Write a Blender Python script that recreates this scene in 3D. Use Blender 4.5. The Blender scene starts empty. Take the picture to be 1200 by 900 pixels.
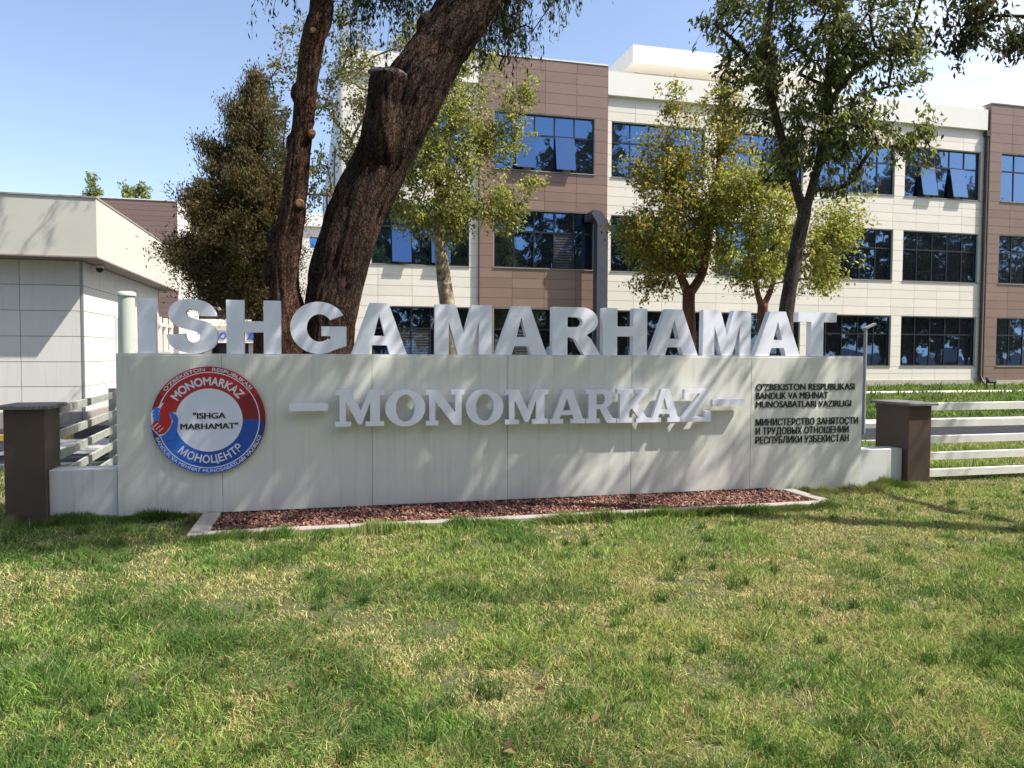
import bpy, math, random
import numpy as np
from mathutils import Vector, Matrix
S = bpy.context.scene
COL = S.collection
R = math.radians
rng = np.random.default_rng(7)
random.seed(7)

# ------------------------------------------------------------------ camera
CF, CP, CY, CR = 875.0, 0.0409, 0.245, 0.0042
CAM = np.array([0, 0, 1.6])
_f = np.array([math.sin(CY)*math.cos(CP), math.cos(CY)*math.cos(CP), -math.sin(CP)])
_r = np.array([math.cos(CY), -math.sin(CY), 0.0])
_u = np.cross(_r, _f)
CRT = _r*math.cos(CR) + _u*math.sin(CR)
CUP = -_r*math.sin(CR) + _u*math.cos(CR)
cam_data = bpy.data.cameras.new('camera')
cam_data.sensor_width = 36; cam_data.lens = CF/1200*36
cam_data.clip_start = 0.05; cam_data.clip_end = 3000
cam = bpy.data.objects.new('camera', cam_data); COL.objects.link(cam)
m = Matrix(((CRT[0], CUP[0], -_f[0], 0), (CRT[1], CUP[1], -_f[1], 0), (CRT[2], CUP[2], -_f[2], 1.6), (0, 0, 0, 1)))
cam.matrix_world = m
S.camera = cam

def ray(x, y): return _f + CRT*(x-600)/CF - CUP*(y-450)/CF
def at(x, y, Y):                      # photograph position -> point on the plane at distance Y
    d = ray(x, y); return CAM + d*(Y/d[1])
def atz(x, y, z):
    d = ray(x, y); return CAM + d*((z-1.6)/d[2])
def pxm(p): return CF/float((np.array(p)-CAM) @ _f)    # pixels per metre at p
def proj(p):
    v = np.array(p)-CAM; d = v @ _f
    return 600+CF*(v @ CRT)/d, 450-CF*(v @ CUP)/d

# ------------------------------------------------------------------ light
SUN_EL = 54.0; SUN_AZ = 114.5        # degrees from +Y towards +X
h = (math.sin(R(SUN_AZ)), math.cos(R(SUN_AZ)))
sd = Vector((h[0]*math.cos(R(SUN_EL)), h[1]*math.cos(R(SUN_EL)), math.sin(R(SUN_EL))))
sl = bpy.data.lights.new('sun', 'SUN'); sl.energy = 4.7; sl.angle = R(0.53); sl.color = (1.0, 0.95, 0.87)
so = bpy.data.objects.new('sun', sl); COL.objects.link(so)
so.rotation_euler = sd.to_track_quat('Z', 'Y').to_euler(); so.location = sd*60
W = bpy.data.worlds.new('World'); S.world = W; W.use_nodes = True
nt = W.node_tree; nt.nodes.clear()
sky = nt.nodes.new('ShaderNodeTexSky'); sky.sky_type = 'NISHITA'; sky.sun_disc = False
sky.sun_elevation = R(SUN_EL); sky.sun_rotation = R(SUN_AZ)
sky.air_density = 1.0; sky.dust_density = 1.8; sky.ozone_density = 1.6; sky.altitude = 400
bg = nt.nodes.new('ShaderNodeBackground'); bg.inputs[1].default_value = 0.142
wo = nt.nodes.new('ShaderNodeOutputWorld')
tc = nt.nodes.new('ShaderNodeTexCoord')
mp = nt.nodes.new('ShaderNodeMapping'); mp.inputs['Scale'].default_value = (1.6, 1.6, 5.0); mp.inputs['Location'].default_value = (0.35, 0.1, 0)
nz = nt.nodes.new('ShaderNodeTexNoise'); nz.inputs['Scale'].default_value = 1.5; nz.inputs['Detail'].default_value = 7; nz.inputs['Roughness'].default_value = 0.55
rp = nt.nodes.new('ShaderNodeValToRGB'); rp.color_ramp.elements[0].position = 0.34; rp.color_ramp.elements[1].position = 0.58
sep = nt.nodes.new('ShaderNodeSeparateXYZ')
ma = nt.nodes.new('ShaderNodeMapRange'); ma.inputs[1].default_value = 0.52; ma.inputs[2].default_value = 0.70   # clouds bank up towards the east
mm = nt.nodes.new('ShaderNodeMath'); mm.operation = 'MULTIPLY'
mb = nt.nodes.new('ShaderNodeMapRange'); mb.inputs[1].default_value = 0.75; mb.inputs[2].default_value = 0.30
mm2 = nt.nodes.new('ShaderNodeMath'); mm2.operation = 'MULTIPLY'
mx = nt.nodes.new('ShaderNodeMix'); mx.data_type = 'RGBA'; mx.inputs[7].default_value = (7.0, 7.2, 7.6, 1)
hm = nt.nodes.new('ShaderNodeMix'); hm.data_type = 'RGBA'; hm.blend_type = 'MULTIPLY'; hm.inputs[0].default_value = 1; hm.inputs[7].default_value = (1.07, 1.0, 0.96, 1)
L = nt.links.new
L(tc.outputs['Generated'], mp.inputs[0]); L(mp.outputs[0], nz.inputs['Vector']); L(nz.outputs[0], rp.inputs[0])
L(tc.outputs['Generated'], sep.inputs[0]); L(sep.outputs[0], ma.inputs[0]); L(sep.outputs[2], mb.inputs[0])
L(rp.outputs[0], mm.inputs[0]); L(ma.outputs[0], mm.inputs[1])
L(mm.outputs[0], mm2.inputs[0]); L(mb.outputs[0], mm2.inputs[1])
L(mm2.outputs[0], mx.inputs[0]); L(sky.outputs[0], hm.inputs[6]); L(hm.outputs[2], mx.inputs[6]); L(mx.outputs[2], bg.inputs[0]); L(bg.outputs[0], wo.inputs[0])
S.view_settings.view_transform = 'Standard'; S.view_settings.look = 'None'
S.view_settings.exposure = 0.87; S.view_settings.gamma = 1.0; S.view_settings.use_curve_mapping = False

# ------------------------------------------------------------------ materials
def mat(name, col, rough=0.7, var=0.12, scale=3.0, bump=0.0, bscale=None, metal=0.0, col2=None, detail=5, spec=0.5, stretch=None, bdist=0.02, attr=None, transl=0.0, world=True, rnd=0.0, grime=0.0):
    """procedural material: colour varied between col and col2 by noise, with bump"""
    M = bpy.data.materials.new(name); M.use_nodes = True
    n = M.node_tree.nodes; l = M.node_tree.links.new
    b = n['Principled BSDF']; out = n['Material Output']
    b.inputs['Roughness'].default_value = rough; b.inputs['Metallic'].default_value = metal
    b.inputs['Specular IOR Level'].default_value = spec
    if attr:
        a = n.new('ShaderNodeAttribute'); a.attribute_name = attr; l(a.outputs['Color'], b.inputs['Base Color'])
        src = a.outputs['Color']
    else:
        if col2 is None: col2 = tuple(c*(1-var) for c in col)
        geo = n.new('ShaderNodeNewGeometry'); mpn = n.new('ShaderNodeMapping')
        if stretch: mpn.inputs['Scale'].default_value = stretch
        if world: l(geo.outputs['Position'], mpn.inputs[0])
        else:
            t = n.new('ShaderNodeTexCoord'); l(t.outputs['Object'], mpn.inputs[0])
        t = n.new('ShaderNodeTexNoise'); t.inputs['Scale'].default_value = scale; t.inputs['Detail'].default_value = detail; t.inputs['Roughness'].default_value = 0.6
        l(mpn.outputs[0], t.inputs['Vector'])
        r = n.new('ShaderNodeValToRGB'); r.color_ramp.elements[0].position = 0.32; r.color_ramp.elements[1].position = 0.68
        r.color_ramp.elements[0].color = (*col2, 1); r.color_ramp.elements[1].color = (*col, 1)
        l(t.outputs[0], r.inputs[0]); l(r.outputs[0], b.inputs['Base Color']); src = r.outputs[0]
        if rnd:
            oi = n.new('ShaderNodeObjectInfo'); mr = n.new('ShaderNodeMapRange'); mr.inputs[3].default_value = 1-rnd; mr.inputs[4].default_value = 1+rnd*.6
            l(oi.outputs['Random'], mr.inputs[0]); hs = n.new('ShaderNodeHueSaturation'); l(r.outputs[0], hs.inputs['Color']); l(mr.outputs[0], hs.inputs['Value']); l(hs.outputs[0], b.inputs['Base Color'])
            src = hs.outputs[0]
        if grime:
            # soil splash near the foot and faint run marks
            sp = n.new('ShaderNodeSeparateXYZ'); l(geo.outputs['Position'], sp.inputs[0])
            m2 = n.new('ShaderNodeMapping'); m2.inputs['Scale'].default_value = (9, 9, .5); l(geo.outputs['Position'], m2.inputs[0])
            t3 = n.new('ShaderNodeTexNoise'); t3.inputs['Scale'].default_value = 2; t3.inputs['Detail'].default_value = 6; l(m2.outputs[0], t3.inputs['Vector'])
            z1 = n.new('ShaderNodeMapRange'); z1.inputs[1].default_value = .22; z1.inputs[2].default_value = 0; z1.inputs[3].default_value = 0.0; z1.inputs[4].default_value = .75; l(sp.outputs[2], z1.inputs[0])
            r3 = n.new('ShaderNodeMapRange'); r3.inputs[1].default_value = .52; r3.inputs[2].default_value = .75; r3.inputs[4].default_value = .35; l(t3.outputs[0], r3.inputs[0])
            tt = n.new('ShaderNodeMath'); tt.operation = 'MULTIPLY'; l(z1.outputs[0], tt.inputs[0]); l(t.outputs[0], tt.inputs[1])
            ad = n.new('ShaderNodeMath'); ad.operation = 'ADD'; ad.use_clamp = True; l(tt.outputs[0], ad.inputs[0]); l(r3.outputs[0], ad.inputs[1])
            gm = n.new('ShaderNodeMath'); gm.operation = 'MULTIPLY'; gm.inputs[1].default_value = grime; l(ad.outputs[0], gm.inputs[0])
            mg = n.new('ShaderNodeMix'); mg.data_type = 'RGBA'; mg.inputs[7].default_value = (.20, .17, .13, 1); l(gm.outputs[0], mg.inputs[0]); l(src, mg.inputs[6]); l(mg.outputs[2], b.inputs['Base Color']); src = mg.outputs[2]
        if bump:
            t2 = n.new('ShaderNodeTexNoise'); t2.inputs['Scale'].default_value = bscale or scale*4; t2.inputs['Detail'].default_value = 6
            l(mpn.outputs[0], t2.inputs['Vector'])
            bm = n.new('ShaderNodeBump'); bm.inputs['Strength'].default_value = bump; bm.inputs['Distance'].default_value = bdist
            l(t2.outputs[0], bm.inputs['Height']); l(bm.outputs[0], b.inputs['Normal'])
    if transl:
        tr = n.new('ShaderNodeBsdfTranslucent'); mxs = n.new('ShaderNodeMixShader'); mxs.inputs[0].default_value = transl
        l(src, tr.inputs[0]); l(b.outputs[0], mxs.inputs[1]); l(tr.outputs[0], mxs.inputs[2]); l(mxs.outputs[0], out.inputs[0])
    return M

M = {}
M['sign'] = mat('sign_composite_panel', (0.73, 0.725, 0.655), 0.42, 0.05, 1.3, bump=0.02, bscale=2.0, rnd=.05, grime=.5)
M['sign_low'] = mat('low_wall_composite', (0.66, 0.67, 0.65), 0.42, 0.08, 1.6, grime=.6)
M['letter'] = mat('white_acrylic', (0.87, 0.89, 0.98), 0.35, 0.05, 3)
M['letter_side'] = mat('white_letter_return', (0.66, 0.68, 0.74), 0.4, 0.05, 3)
M['black'] = mat('black_lettering', (0.018, 0.018, 0.02), 0.45, 0.1, 4)
M['dark'] = mat('dark_void', (0.02, 0.02, 0.022), 0.8, 0.2, 3)
M['em_red'] = mat('emblem_red', (0.50, 0.025, 0.03), 0.3, 0.05, 4)
M['em_red_dark'] = mat('emblem_dark_red', (0.24, 0.015, 0.03), 0.3, 0.05, 4)
M['em_blue'] = mat('emblem_blue', (0.02, 0.08, 0.42), 0.3, 0.05, 4)
M['em_blue_dark'] = mat('emblem_dark_blue', (0.018, 0.04, 0.22), 0.3, 0.05, 4)
M['em_bluel'] = mat('emblem_bright_blue', (0.03, 0.16, 0.66), 0.3, 0.05, 4)
M['em_white'] = mat('emblem_white', (0.78, 0.81, 0.92), 0.3, 0.03, 4)
M['concrete'] = mat('kerb_concrete', (0.36, 0.33, 0.28), 0.9, 0.3, 9, bump=0.4, bscale=60, bdist=0.004)
M['post'] = mat('brown_post_composite', (0.078, 0.050, 0.038), 0.5, 0.15, 3)
M['granite'] = mat('granite_cap', (0.21, 0.19, 0.18), 0.6, 0.6, 60, detail=2)
M['rail'] = mat('white_rail', (0.72, 0.71, 0.66), 0.5, 0.12, 5)
M['rail_old'] = mat('weathered_rail', (0.42, 0.43, 0.37), 0.6, 0.35, 12)
M['cream'] = mat('cream_cladding', (0.77, 0.71, 0.61), 0.55, 0.05, 0.6, rnd=.06, grime=.15)
M['cream_back'] = mat('cream_joint', (0.50, 0.46, 0.40), 0.8, 0.1, 2)
M['brown'] = mat('brown_cladding', (0.245, 0.158, 0.122), 0.42, 0.10, 0.8, rnd=.12, grime=.15)
M['brown_back'] = mat('brown_joint', (0.55, 0.46, 0.42), 0.6, 0.1, 2)
M['roofwhite'] = mat('parapet_render', (0.78, 0.75, 0.67), 0.6, 0.04, 0.7)
M['soffit'] = mat('soffit_render', (0.50, 0.46, 0.38), 0.7, 0.05, 1)
M['plinth'] = mat('plinth_granite', (0.52, 0.45, 0.39), 0.7, 0.25, 12)
M['frame'] = mat('window_frame_black', (0.012, 0.013, 0.018), 0.4, 0.1, 3)
M['duct'] = mat('grey_duct_metal', (0.055, 0.058, 0.075), 0.5, 0.15, 4)
M['pipe'] = mat('brown_downpipe', (0.05, 0.036, 0.03), 0.5, 0.15, 4)
M['kiosk'] = mat('kiosk_panel', (0.77, 0.74, 0.68), 0.5, 0.06, 0.9, rnd=.05, grime=.3)
M['fascia'] = mat('kiosk_fascia', (0.61, 0.59, 0.50), 0.5, 0.08, 0.7)
M['kioskplinth'] = mat('kiosk_plinth_stone', (0.36, 0.31, 0.28), 0.75, 0.2, 10)
M['asphalt'] = mat('asphalt', (0.042, 0.043, 0.050), 1.0, 0.35, 6, spec=.08, bump=0.5, bscale=120, bdist=0.004)
M['paving'] = mat('pavement_concrete', (0.44, 0.42, 0.40), 0.9, 0.2, 4, bump=0.2, bscale=40, bdist=0.004)
M['path'] = mat('path_concrete', (0.60, 0.56, 0.50), 0.9, 0.12, 4)
M['yellow'] = mat('yellow_kerb_paint', (0.62, 0.40, 0.05), 0.7, 0.25, 9)
M['thatch'] = mat('lawn_thatch', (0.17, 0.17, 0.06), 1.0, 0, 38, bump=1.0, bscale=90, col2=(0.04, 0.06, 0.018), bdist=0.03)
M['farlawn'] = mat('far_lawn', (0.085, 0.13, 0.028), 1.0, 0, 0.5, bump=1.0, bscale=14, col2=(0.035, 0.075, 0.014), bdist=0.10)
M['blade'] = mat('grass_blade', (0, 0, 0), 0.8, attr='tint', transl=0.38, spec=0.08)
M['leaf'] = mat('tree_leaf', (0, 0, 0), 0.5, attr='tint', transl=0.5, spec=0.35)
M['bark_dark'] = mat('dark_furrowed_bark', (0.062, 0.031, 0.019), 0.95, 0, 9, spec=.15, bump=1.0, bscale=30, col2=(0.010, 0.007, 0.006), stretch=(1, 1, 0.20), bdist=0.06)
M['bark_slim'] = mat('brown_rough_bark', (0.090, 0.045, 0.028), 0.95, 0, 11, spec=.15, bump=1.0, bscale=34, col2=(0.013, 0.009, 0.008), stretch=(1, 1, 0.28), bdist=0.05)
M['bark_grey'] = mat('grey_brown_bark', (0.10, 0.075, 0.062), 0.95, 0, 12, bump=0.9, bscale=40, col2=(0.035, 0.026, 0.024), stretch=(1, 1, 0.35), bdist=0.02)
M['bark_plane'] = mat('mottled_plane_bark', (0.46, 0.38, 0.24), 0.85, 0, 8, bump=0.5, bscale=20, col2=(0.07, 0.042, 0.028), detail=2, bdist=0.01)
M['bark_orange'] = mat('orange_brown_bark', (0.22, 0.09, 0.05), 0.9, 0, 9, bump=0.7, bscale=30, col2=(0.06, 0.028, 0.02), stretch=(1, 1, 0.4), bdist=0.015)
def barkmat(name, col, dark, sc, st, dist):
    B_ = bpy.data.materials.new(name); B_.use_nodes = True; n = B_.node_tree.nodes; l = B_.node_tree.links.new; b = n['Principled BSDF']
    b.inputs['Roughness'].default_value = .95; b.inputs['Specular IOR Level'].default_value = .15
    g = n.new('ShaderNodeNewGeometry'); w = n.new('ShaderNodeTexNoise'); w.inputs['Scale'].default_value = 9; w.inputs['Detail'].default_value = 6; l(g.outputs['Position'], w.inputs['Vector'])
    v = n.new('ShaderNodeVectorMath'); v.operation = 'MULTIPLY_ADD'; v.inputs[1].default_value = (.16, .16, .55); l(w.outputs['Color'], v.inputs[0]); l(g.outputs['Position'], v.inputs[2])
    m = n.new('ShaderNodeMapping'); m.inputs['Scale'].default_value = (1, 1, st); l(v.outputs[0], m.inputs[0])
    vo = n.new('ShaderNodeTexVoronoi'); vo.feature = 'DISTANCE_TO_EDGE'; vo.inputs['Scale'].default_value = sc; l(m.outputs[0], vo.inputs['Vector'])
    cr = n.new('ShaderNodeMapRange'); cr.inputs[1].default_value = 0.0; cr.inputs[2].default_value = 0.16; cr.inputs[3].default_value = .38; l(vo.outputs[0], cr.inputs[0])
    t = n.new('ShaderNodeTexNoise'); t.inputs['Scale'].default_value = 34; t.inputs['Detail'].default_value = 7; t.inputs['Roughness'].default_value = .7; l(m.outputs[0], t.inputs['Vector'])
    t2 = n.new('ShaderNodeTexNoise'); t2.inputs['Scale'].default_value = 2.2; t2.inputs['Detail'].default_value = 4; l(g.outputs['Position'], t2.inputs['Vector'])
    mu = n.new('ShaderNodeMath'); mu.operation = 'MULTIPLY'; l(cr.outputs[0], mu.inputs[0]); l(t.outputs[0], mu.inputs[1])
    r = n.new('ShaderNodeValToRGB'); e = r.color_ramp.elements; e[0].position = .14; e[0].color = (*dark, 1); e[1].position = .62; e[1].color = (*col, 1); l(mu.outputs[0], r.inputs[0])
    h = n.new('ShaderNodeHueSaturation'); mr = n.new('ShaderNodeMapRange'); mr.inputs[1].default_value = .35; mr.inputs[2].default_value = .65; mr.inputs[3].default_value = .6; mr.inputs[4].default_value = 1.35
    l(t2.outputs[0], mr.inputs[0]); l(mr.outputs[0], h.inputs['Value']); l(r.outputs[0], h.inputs['Color']); l(h.outputs[0], b.inputs['Base Color'])
    ad = n.new('ShaderNodeMath'); ad.operation = 'MULTIPLY_ADD'; ad.inputs[1].default_value = .45; l(t.outputs[0], ad.inputs[0]); l(cr.outputs[0], ad.inputs[2])
    bm = n.new('ShaderNodeBump'); bm.inputs['Strength'].default_value = 1; bm.inputs['Distance'].default_value = dist; l(ad.outputs[0], bm.inputs['Height']); l(bm.outputs[0], b.inputs['Normal'])
    return B_
M['bark_dark'] = barkmat('dark_furrowed_bark', (.085, .050, .034), (.007, .005, .004), 26, .17, .030)
M['bark_slim'] = barkmat('brown_rough_bark', (.125, .066, .042), (.009, .006, .005), 34, .26, .022)
M['bark_grey'] = barkmat('grey_brown_bark', (.13, .10, .082), (.022, .016, .014), 34, .32, .015)
M['cutwood'] = mat('cut_wood', (0.26, 0.13, 0.06), 0.9, 0.35, 20, bump=0.5)
M['oldcut'] = mat('weathered_cut_wood', (0.16, 0.125, 0.105), 0.95, 0.5, 16, bump=0.8, bscale=40, stretch=(0.3, 1, 1.5))
M['lamp'] = mat('galvanised_lamp', (0.33, 0.33, 0.33), 0.4, 0.1, 5, metal=0.3)
M['column'] = mat('pale_green_post', (0.50, 0.54, 0.46), 0.5, 0.08, 6)
M['farblue'] = mat('blue_sign_letter', (0.02, 0.09, 0.45), 0.5, 0.1, 3)
M['gravel'] = mat('red_lava_gravel', (0, 0, 0), 0.9, attr='tint', spec=0.3)
M['soil'] = mat('bed_soil', (0.06, 0.03, 0.025), 1.0, 0.4, 20)
M['sill'] = mat('metal_sill', (0.34, 0.31, 0.27), 0.5, 0.1, 3)

def glassmat(name, tint, dark, mixv):
    g = bpy.data.materials.new(name); g.use_nodes = True
    n = g.node_tree.nodes; l = g.node_tree.links.new
    b = n['Principled BSDF']; b.inputs['Base Color'].default_value = (*dark, 1); b.inputs['Roughness'].default_value = 0.25
    gl = n.new('ShaderNodeBsdfGlossy'); gl.inputs['Color'].default_value = (*tint, 1); gl.inputs['Roughness'].default_value = 0.015
    t = n.new('ShaderNodeTexNoise'); t.inputs['Scale'].default_value = 0.9; t.inputs['Detail'].default_value = 2
    ge = n.new('ShaderNodeNewGeometry'); l(ge.outputs['Position'], t.inputs['Vector'])
    bm = n.new('ShaderNodeBump'); bm.inputs['Strength'].default_value = 0.10; bm.inputs['Distance'].default_value = 0.05
    l(t.outputs[0], bm.inputs['Height']); l(bm.outputs[0], gl.inputs['Normal'])
    ms = n.new('ShaderNodeMixShader'); ms.inputs[0].default_value = mixv
    l(b.outputs[0], ms.inputs[1]); l(gl.outputs[0], ms.inputs[2]); l(ms.outputs[0], n['Material Output'].inputs[0])
    return g
M['glass'] = glassmat('reflective_blue_glass', (0.15, 0.29, 0.53), (0.004, 0.006, 0.010), 0.56)
M['glass_blind'] = glassmat('reflective_glass_with_blind', (0.10, 0.24, 0.55), (0.07, 0.075, 0.08), 0.42)
_n = M['glass_blind'].node_tree; _w = _n.nodes.new('ShaderNodeTexWave'); _w.bands_direction = 'Z'; _w.inputs['Scale'].default_value = 3.2; _w.inputs['Distortion'].default_value = 0
_g = _n.nodes.new('ShaderNodeNewGeometry'); _n.links.new(_g.outputs['Position'], _w.inputs['Vector']); _r = _n.nodes.new('ShaderNodeMapRange'); _r.inputs[3].default_value = .03; _r.inputs[4].default_value = .13
_n.links.new(_w.outputs['Fac'], _r.inputs[0]); _n.links.new(_r.outputs[0], _n.nodes['Principled BSDF'].inputs['Base Color'])
M['glass_far'] = glassmat('far_blue_glass', (0.16, 0.42, 0.90), (0.01, 0.05, 0.16), 0.5)

# ------------------------------------------------------------------ mesh helpers
def link(name, me, mt=None, parent=None, **props):
    o = bpy.data.objects.new(name, me); COL.objects.link(o)
    if mt is not None and me is not None and not me.materials:
        for k in (mt if isinstance(mt, (list, tuple)) else [mt]): me.materials.append(M[k] if isinstance(k, str) else k)
    if parent is not None: o.parent = parent
    for k, v in props.items(): o[k] = v
    return o
def thing(name, label, cat, loc=(0, 0, 0), group=None):
    o = bpy.data.objects.new(name, None); COL.objects.link(o); o.location = loc; o.empty_display_size = 0.2
    o['label'] = label; o['category'] = cat
    if group: o['group'] = group
    return o
class MB:
    def __init__(s): s.v = []; s.f = []; s.m = []; s.sm = []
    def add(s, v, f, mi=0, smooth=False):
        k = len(s.v); s.v += [tuple(map(float, p)) for p in v]; s.f += [tuple(i+k for i in q) for q in f]
        s.m += [mi]*len(f); s.sm += [smooth]*len(f); return s
    def box(s, x0, x1, y0, y1, z0, z1, mi=0):
        v = [(x, y, z) for z in (z0, z1) for y in (y0, y1) for x in (x0, x1)]
        return s.add(v, [(0, 2, 3, 1), (4, 5, 7, 6), (0, 1, 5, 4), (2, 6, 7, 3), (0, 4, 6, 2), (1, 3, 7, 5)], mi)
    def bbox(s, x0, x1, y0, y1, z0, z1, c=0.006, mi=0):
        """box with its vertical and top edges chamfered"""
        v = []; 
        for z, i in ((z0, 0), (z1-c, 0), (z1, c)):
            a, b, d, e = x0+i, x1-i, y0+i, y1-i
            v += [(a+c, d, z), (b-c, d, z), (b, d+c, z), (b, e-c, z), (b-c, e, z), (a+c, e, z), (a, e-c, z), (a, d+c, z)]
        f = [tuple(range(7, -1, -1)), tuple(range(16, 24))]
        for r in (0, 8):
            for i in range(8): f.append((r+i, r+(i+1) % 8, r+8+(i+1) % 8, r+8+i))
        return s.add(v, f, mi)
    def beam(s, a, b, w, hgt, mi=0):
        a, b = Vector(a), Vector(b); d = (b-a).normalized(); sx = d.cross(Vector((0, 0, 1))).normalized(); up = sx.cross(d)
        v = [p+sx*(i*w/2)+up*(j*hgt/2) for p in (a, b) for (i, j) in ((-1, -1), (1, -1), (1, 1), (-1, 1))]
        return s.add(v, [(3, 2, 1, 0), (4, 5, 6, 7), (0, 1, 5, 4), (1, 2, 6, 5), (2, 3, 7, 6), (3, 0, 4, 7)], mi)
    def tube(s, pts, rad, n=8, mi=0, caps=True, smooth=True):
        pts = [Vector(p) for p in pts]; v = []; f = []
        ref = Vector((0.13, 1, 0.07)).normalized()
        for i, p in enumerate(pts):
            d = (pts[min(i+1, len(pts)-1)]-pts[max(i-1, 0)]).normalized()
            a = d.cross(ref); a = a.normalized() if a.length > 1e-3 else d.orthogonal().normalized(); b = d.cross(a)
            for k in range(n):
                t = 2*math.pi*k/n; v.append(p+(a*math.cos(t)+b*math.sin(t))*rad[i])
        for i in range(len(pts)-1):
            for k in range(n):
                f.append((i*n+k, i*n+(k+1) % n, (i+1)*n+(k+1) % n, (i+1)*n+k))
        s.add(v, f, mi, smooth)
        if caps: s.add(v[:n], [tuple(range(n-1, -1, -1))], mi); s.add(v[-n:], [tuple(range(n))], mi)
        return s
    def mesh(s, name):
        me = bpy.data.meshes.new(name); me.from_pydata(s.v, [], s.f)
        me.polygons.foreach_set('material_index', s.m); me.polygons.foreach_set('use_smooth', s.sm); me.update(); return me
    def build(s, name, mt, parent=None, **props): return link(name, s.mesh(name), mt, parent, **props)

def bigmesh(name, V, F, tint=None, smooth=False):
    """numpy mesh; all faces have the same number of corners"""
    V = np.asarray(V, np.float32); F = np.asarray(F, np.int32); n, k = F.shape
    me = bpy.data.meshes.new(name)
    me.vertices.add(len(V)); me.vertices.foreach_set('co', V.ravel())
    me.loops.add(n*k); me.loops.foreach_set('vertex_index', F.ravel())
    me.polygons.add(n); me.polygons.foreach_set('loop_start', np.arange(n, dtype=np.int32)*k); me.polygons.foreach_set('loop_total', np.full(n, k, np.int32))
    if smooth: me.polygons.foreach_set('use_smooth', np.ones(n, bool))
    if tint is not None:
        a = me.color_attributes.new('tint', 'FLOAT_COLOR', 'POINT')
        c = np.ones((len(V), 4), np.float32); c[:, :3] = tint; a.data.foreach_set('color', c.ravel())
    me.update(calc_edges=True); me.validate(); return me

unit_cube = MB().box(-.5, .5, -.5, .5, -.5, .5).mesh('unit_panel')
panel_meshes = {}
def panel(name, mt, x0, x1, y0, y1, z0, z1, parent, **props):
    """a slab sharing one mesh per material"""
    if mt not in panel_meshes:
        me = unit_cube.copy(); me.materials.append(M[mt]); panel_meshes[mt] = me
    o = bpy.data.objects.new(name, panel_meshes[mt]); COL.objects.link(o)
    o.location = ((x0+x1)/2, (y0+y1)/2, (z0+z1)/2); o.scale = (x1-x0, y1-y0, z1-z0); o.parent = parent
    for k, v in props.items(): o[k] = v
    return o

def vnoise(x, y, s, seed=0):
    """smooth 2-D value noise 0..1"""
    r = np.random.default_rng(seed); T = r.random((64, 64)); x = np.asarray(x)*s+100; y = np.asarray(y)*s+100
    xi = np.floor(x).astype(int); yi = np.floor(y).astype(int); u = x-xi; v = y-yi; u = u*u*(3-2*u); v = v*v*(3-2*v)
    g = lambda a, b: T[a % 64, b % 64]
    return (g(xi, yi)*(1-u)+g(xi+1, yi)*u)*(1-v)+(g(xi, yi+1)*(1-u)+g(xi+1, yi+1)*u)*v

# ------------------------------------------------------------------ ground
def gz(Y): return 0.25*min(max((Y-15.5)/10.5, 0), 1)
def sheet(name, mt, x0, x1, y0, y1, dz, kind='structure', ny=1, zf=gz):
    b = MB(); v = []; f = []
    ys = sorted(set([y0, y1]+[y for y in (15.5, 26.0) if y0 < y < y1]))
    for y in ys: v += [(x0, y, zf(y)+dz), (x1, y, zf(y)+dz)]
    for i in range(len(ys)-1): f.append((2*i, 2*i+1, 2*i+3, 2*i+2))
    return b.add(v, f).build(name, mt, None, kind=kind)
g = sheet('ground', 'asphalt', -600, 700, -600, 1500, -0.012)
near = MB()
near.add([(-40, -30, 0), (60, -30, 0), (60, 11.5, 0), (-40, 11.5, 0)], [(0, 1, 2, 3)])
near.build('lawn', 'thatch', None, kind='structure')
sheet('far_lawn', 'farlawn', 1.5, 60, 14.95, 27.3, 0.004)
sheet('side_lawn', 'thatch', -8.5, -4.6, 18.6, 40, 0.004)
road = sheet('road', 'asphalt', -60, 80, 11.58, 13.9, -0.004)
pav = MB(); pav.box(-3.6, 60, 13.95, 14.9, -0.05, 0.09)
pav.build('pavement', 'paving', None, kind='structure')
kb = MB()
for i in range(-14, 50): kb.box(i+.004, i+.996, 11.47, 11.6, -0.1, 0.05)
kb.build('road_kerb', 'paving', None, kind='structure')
sheet('garden_path', 'path', 1.5, 60, 23.1, 24.0, 0.03)
sheet('left_pavement', 'paving', -5.0, -2.9, 12.9, 15.1, 0.008)

# ------------------------------------------------------------------ text and glyphs
def text_verts(s, bold=0.0):
    c = bpy.data.curves.new('t', 'FONT'); c.body = s; c.size = 1; c.offset = bold; c.resolution_u = 4; c.space_character = 1.0+bold*1.2
    o = bpy.data.objects.new('t', c); COL.objects.link(o)
    dg = bpy.context.evaluated_depsgraph_get()
    me = bpy.data.meshes.new_from_object(o.evaluated_get(dg))
    v = np.array([p.co[:] for p in me.vertices]); f = [tuple(p.vertices) for p in me.polygons]
    bpy.data.objects.remove(o); bpy.data.curves.remove(c); bpy.data.meshes.remove(me)
    return v[:, :2], f
def extruded(V2, F, front, back, place):
    """2-D faces -> solid between two depths; place(u, w, depth) gives the world point"""
    from collections import Counter
    n = len(V2); V = [place(u, w, front) for u, w in V2]+[place(u, w, back) for u, w in V2]
    ed = Counter()
    for q in F:
        for a, b in zip(q, q[1:]+q[:1]): ed[(a, b)] += 1
    f = list(F)+[tuple(i+n for i in reversed(q)) for q in F]; mi = [0]*(2*len(F))
    for (a, b) in ed:
        if (b, a) not in ed: f.append((b, a, a+n, b+n)); mi.append(1)
    return V, f, mi
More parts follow.
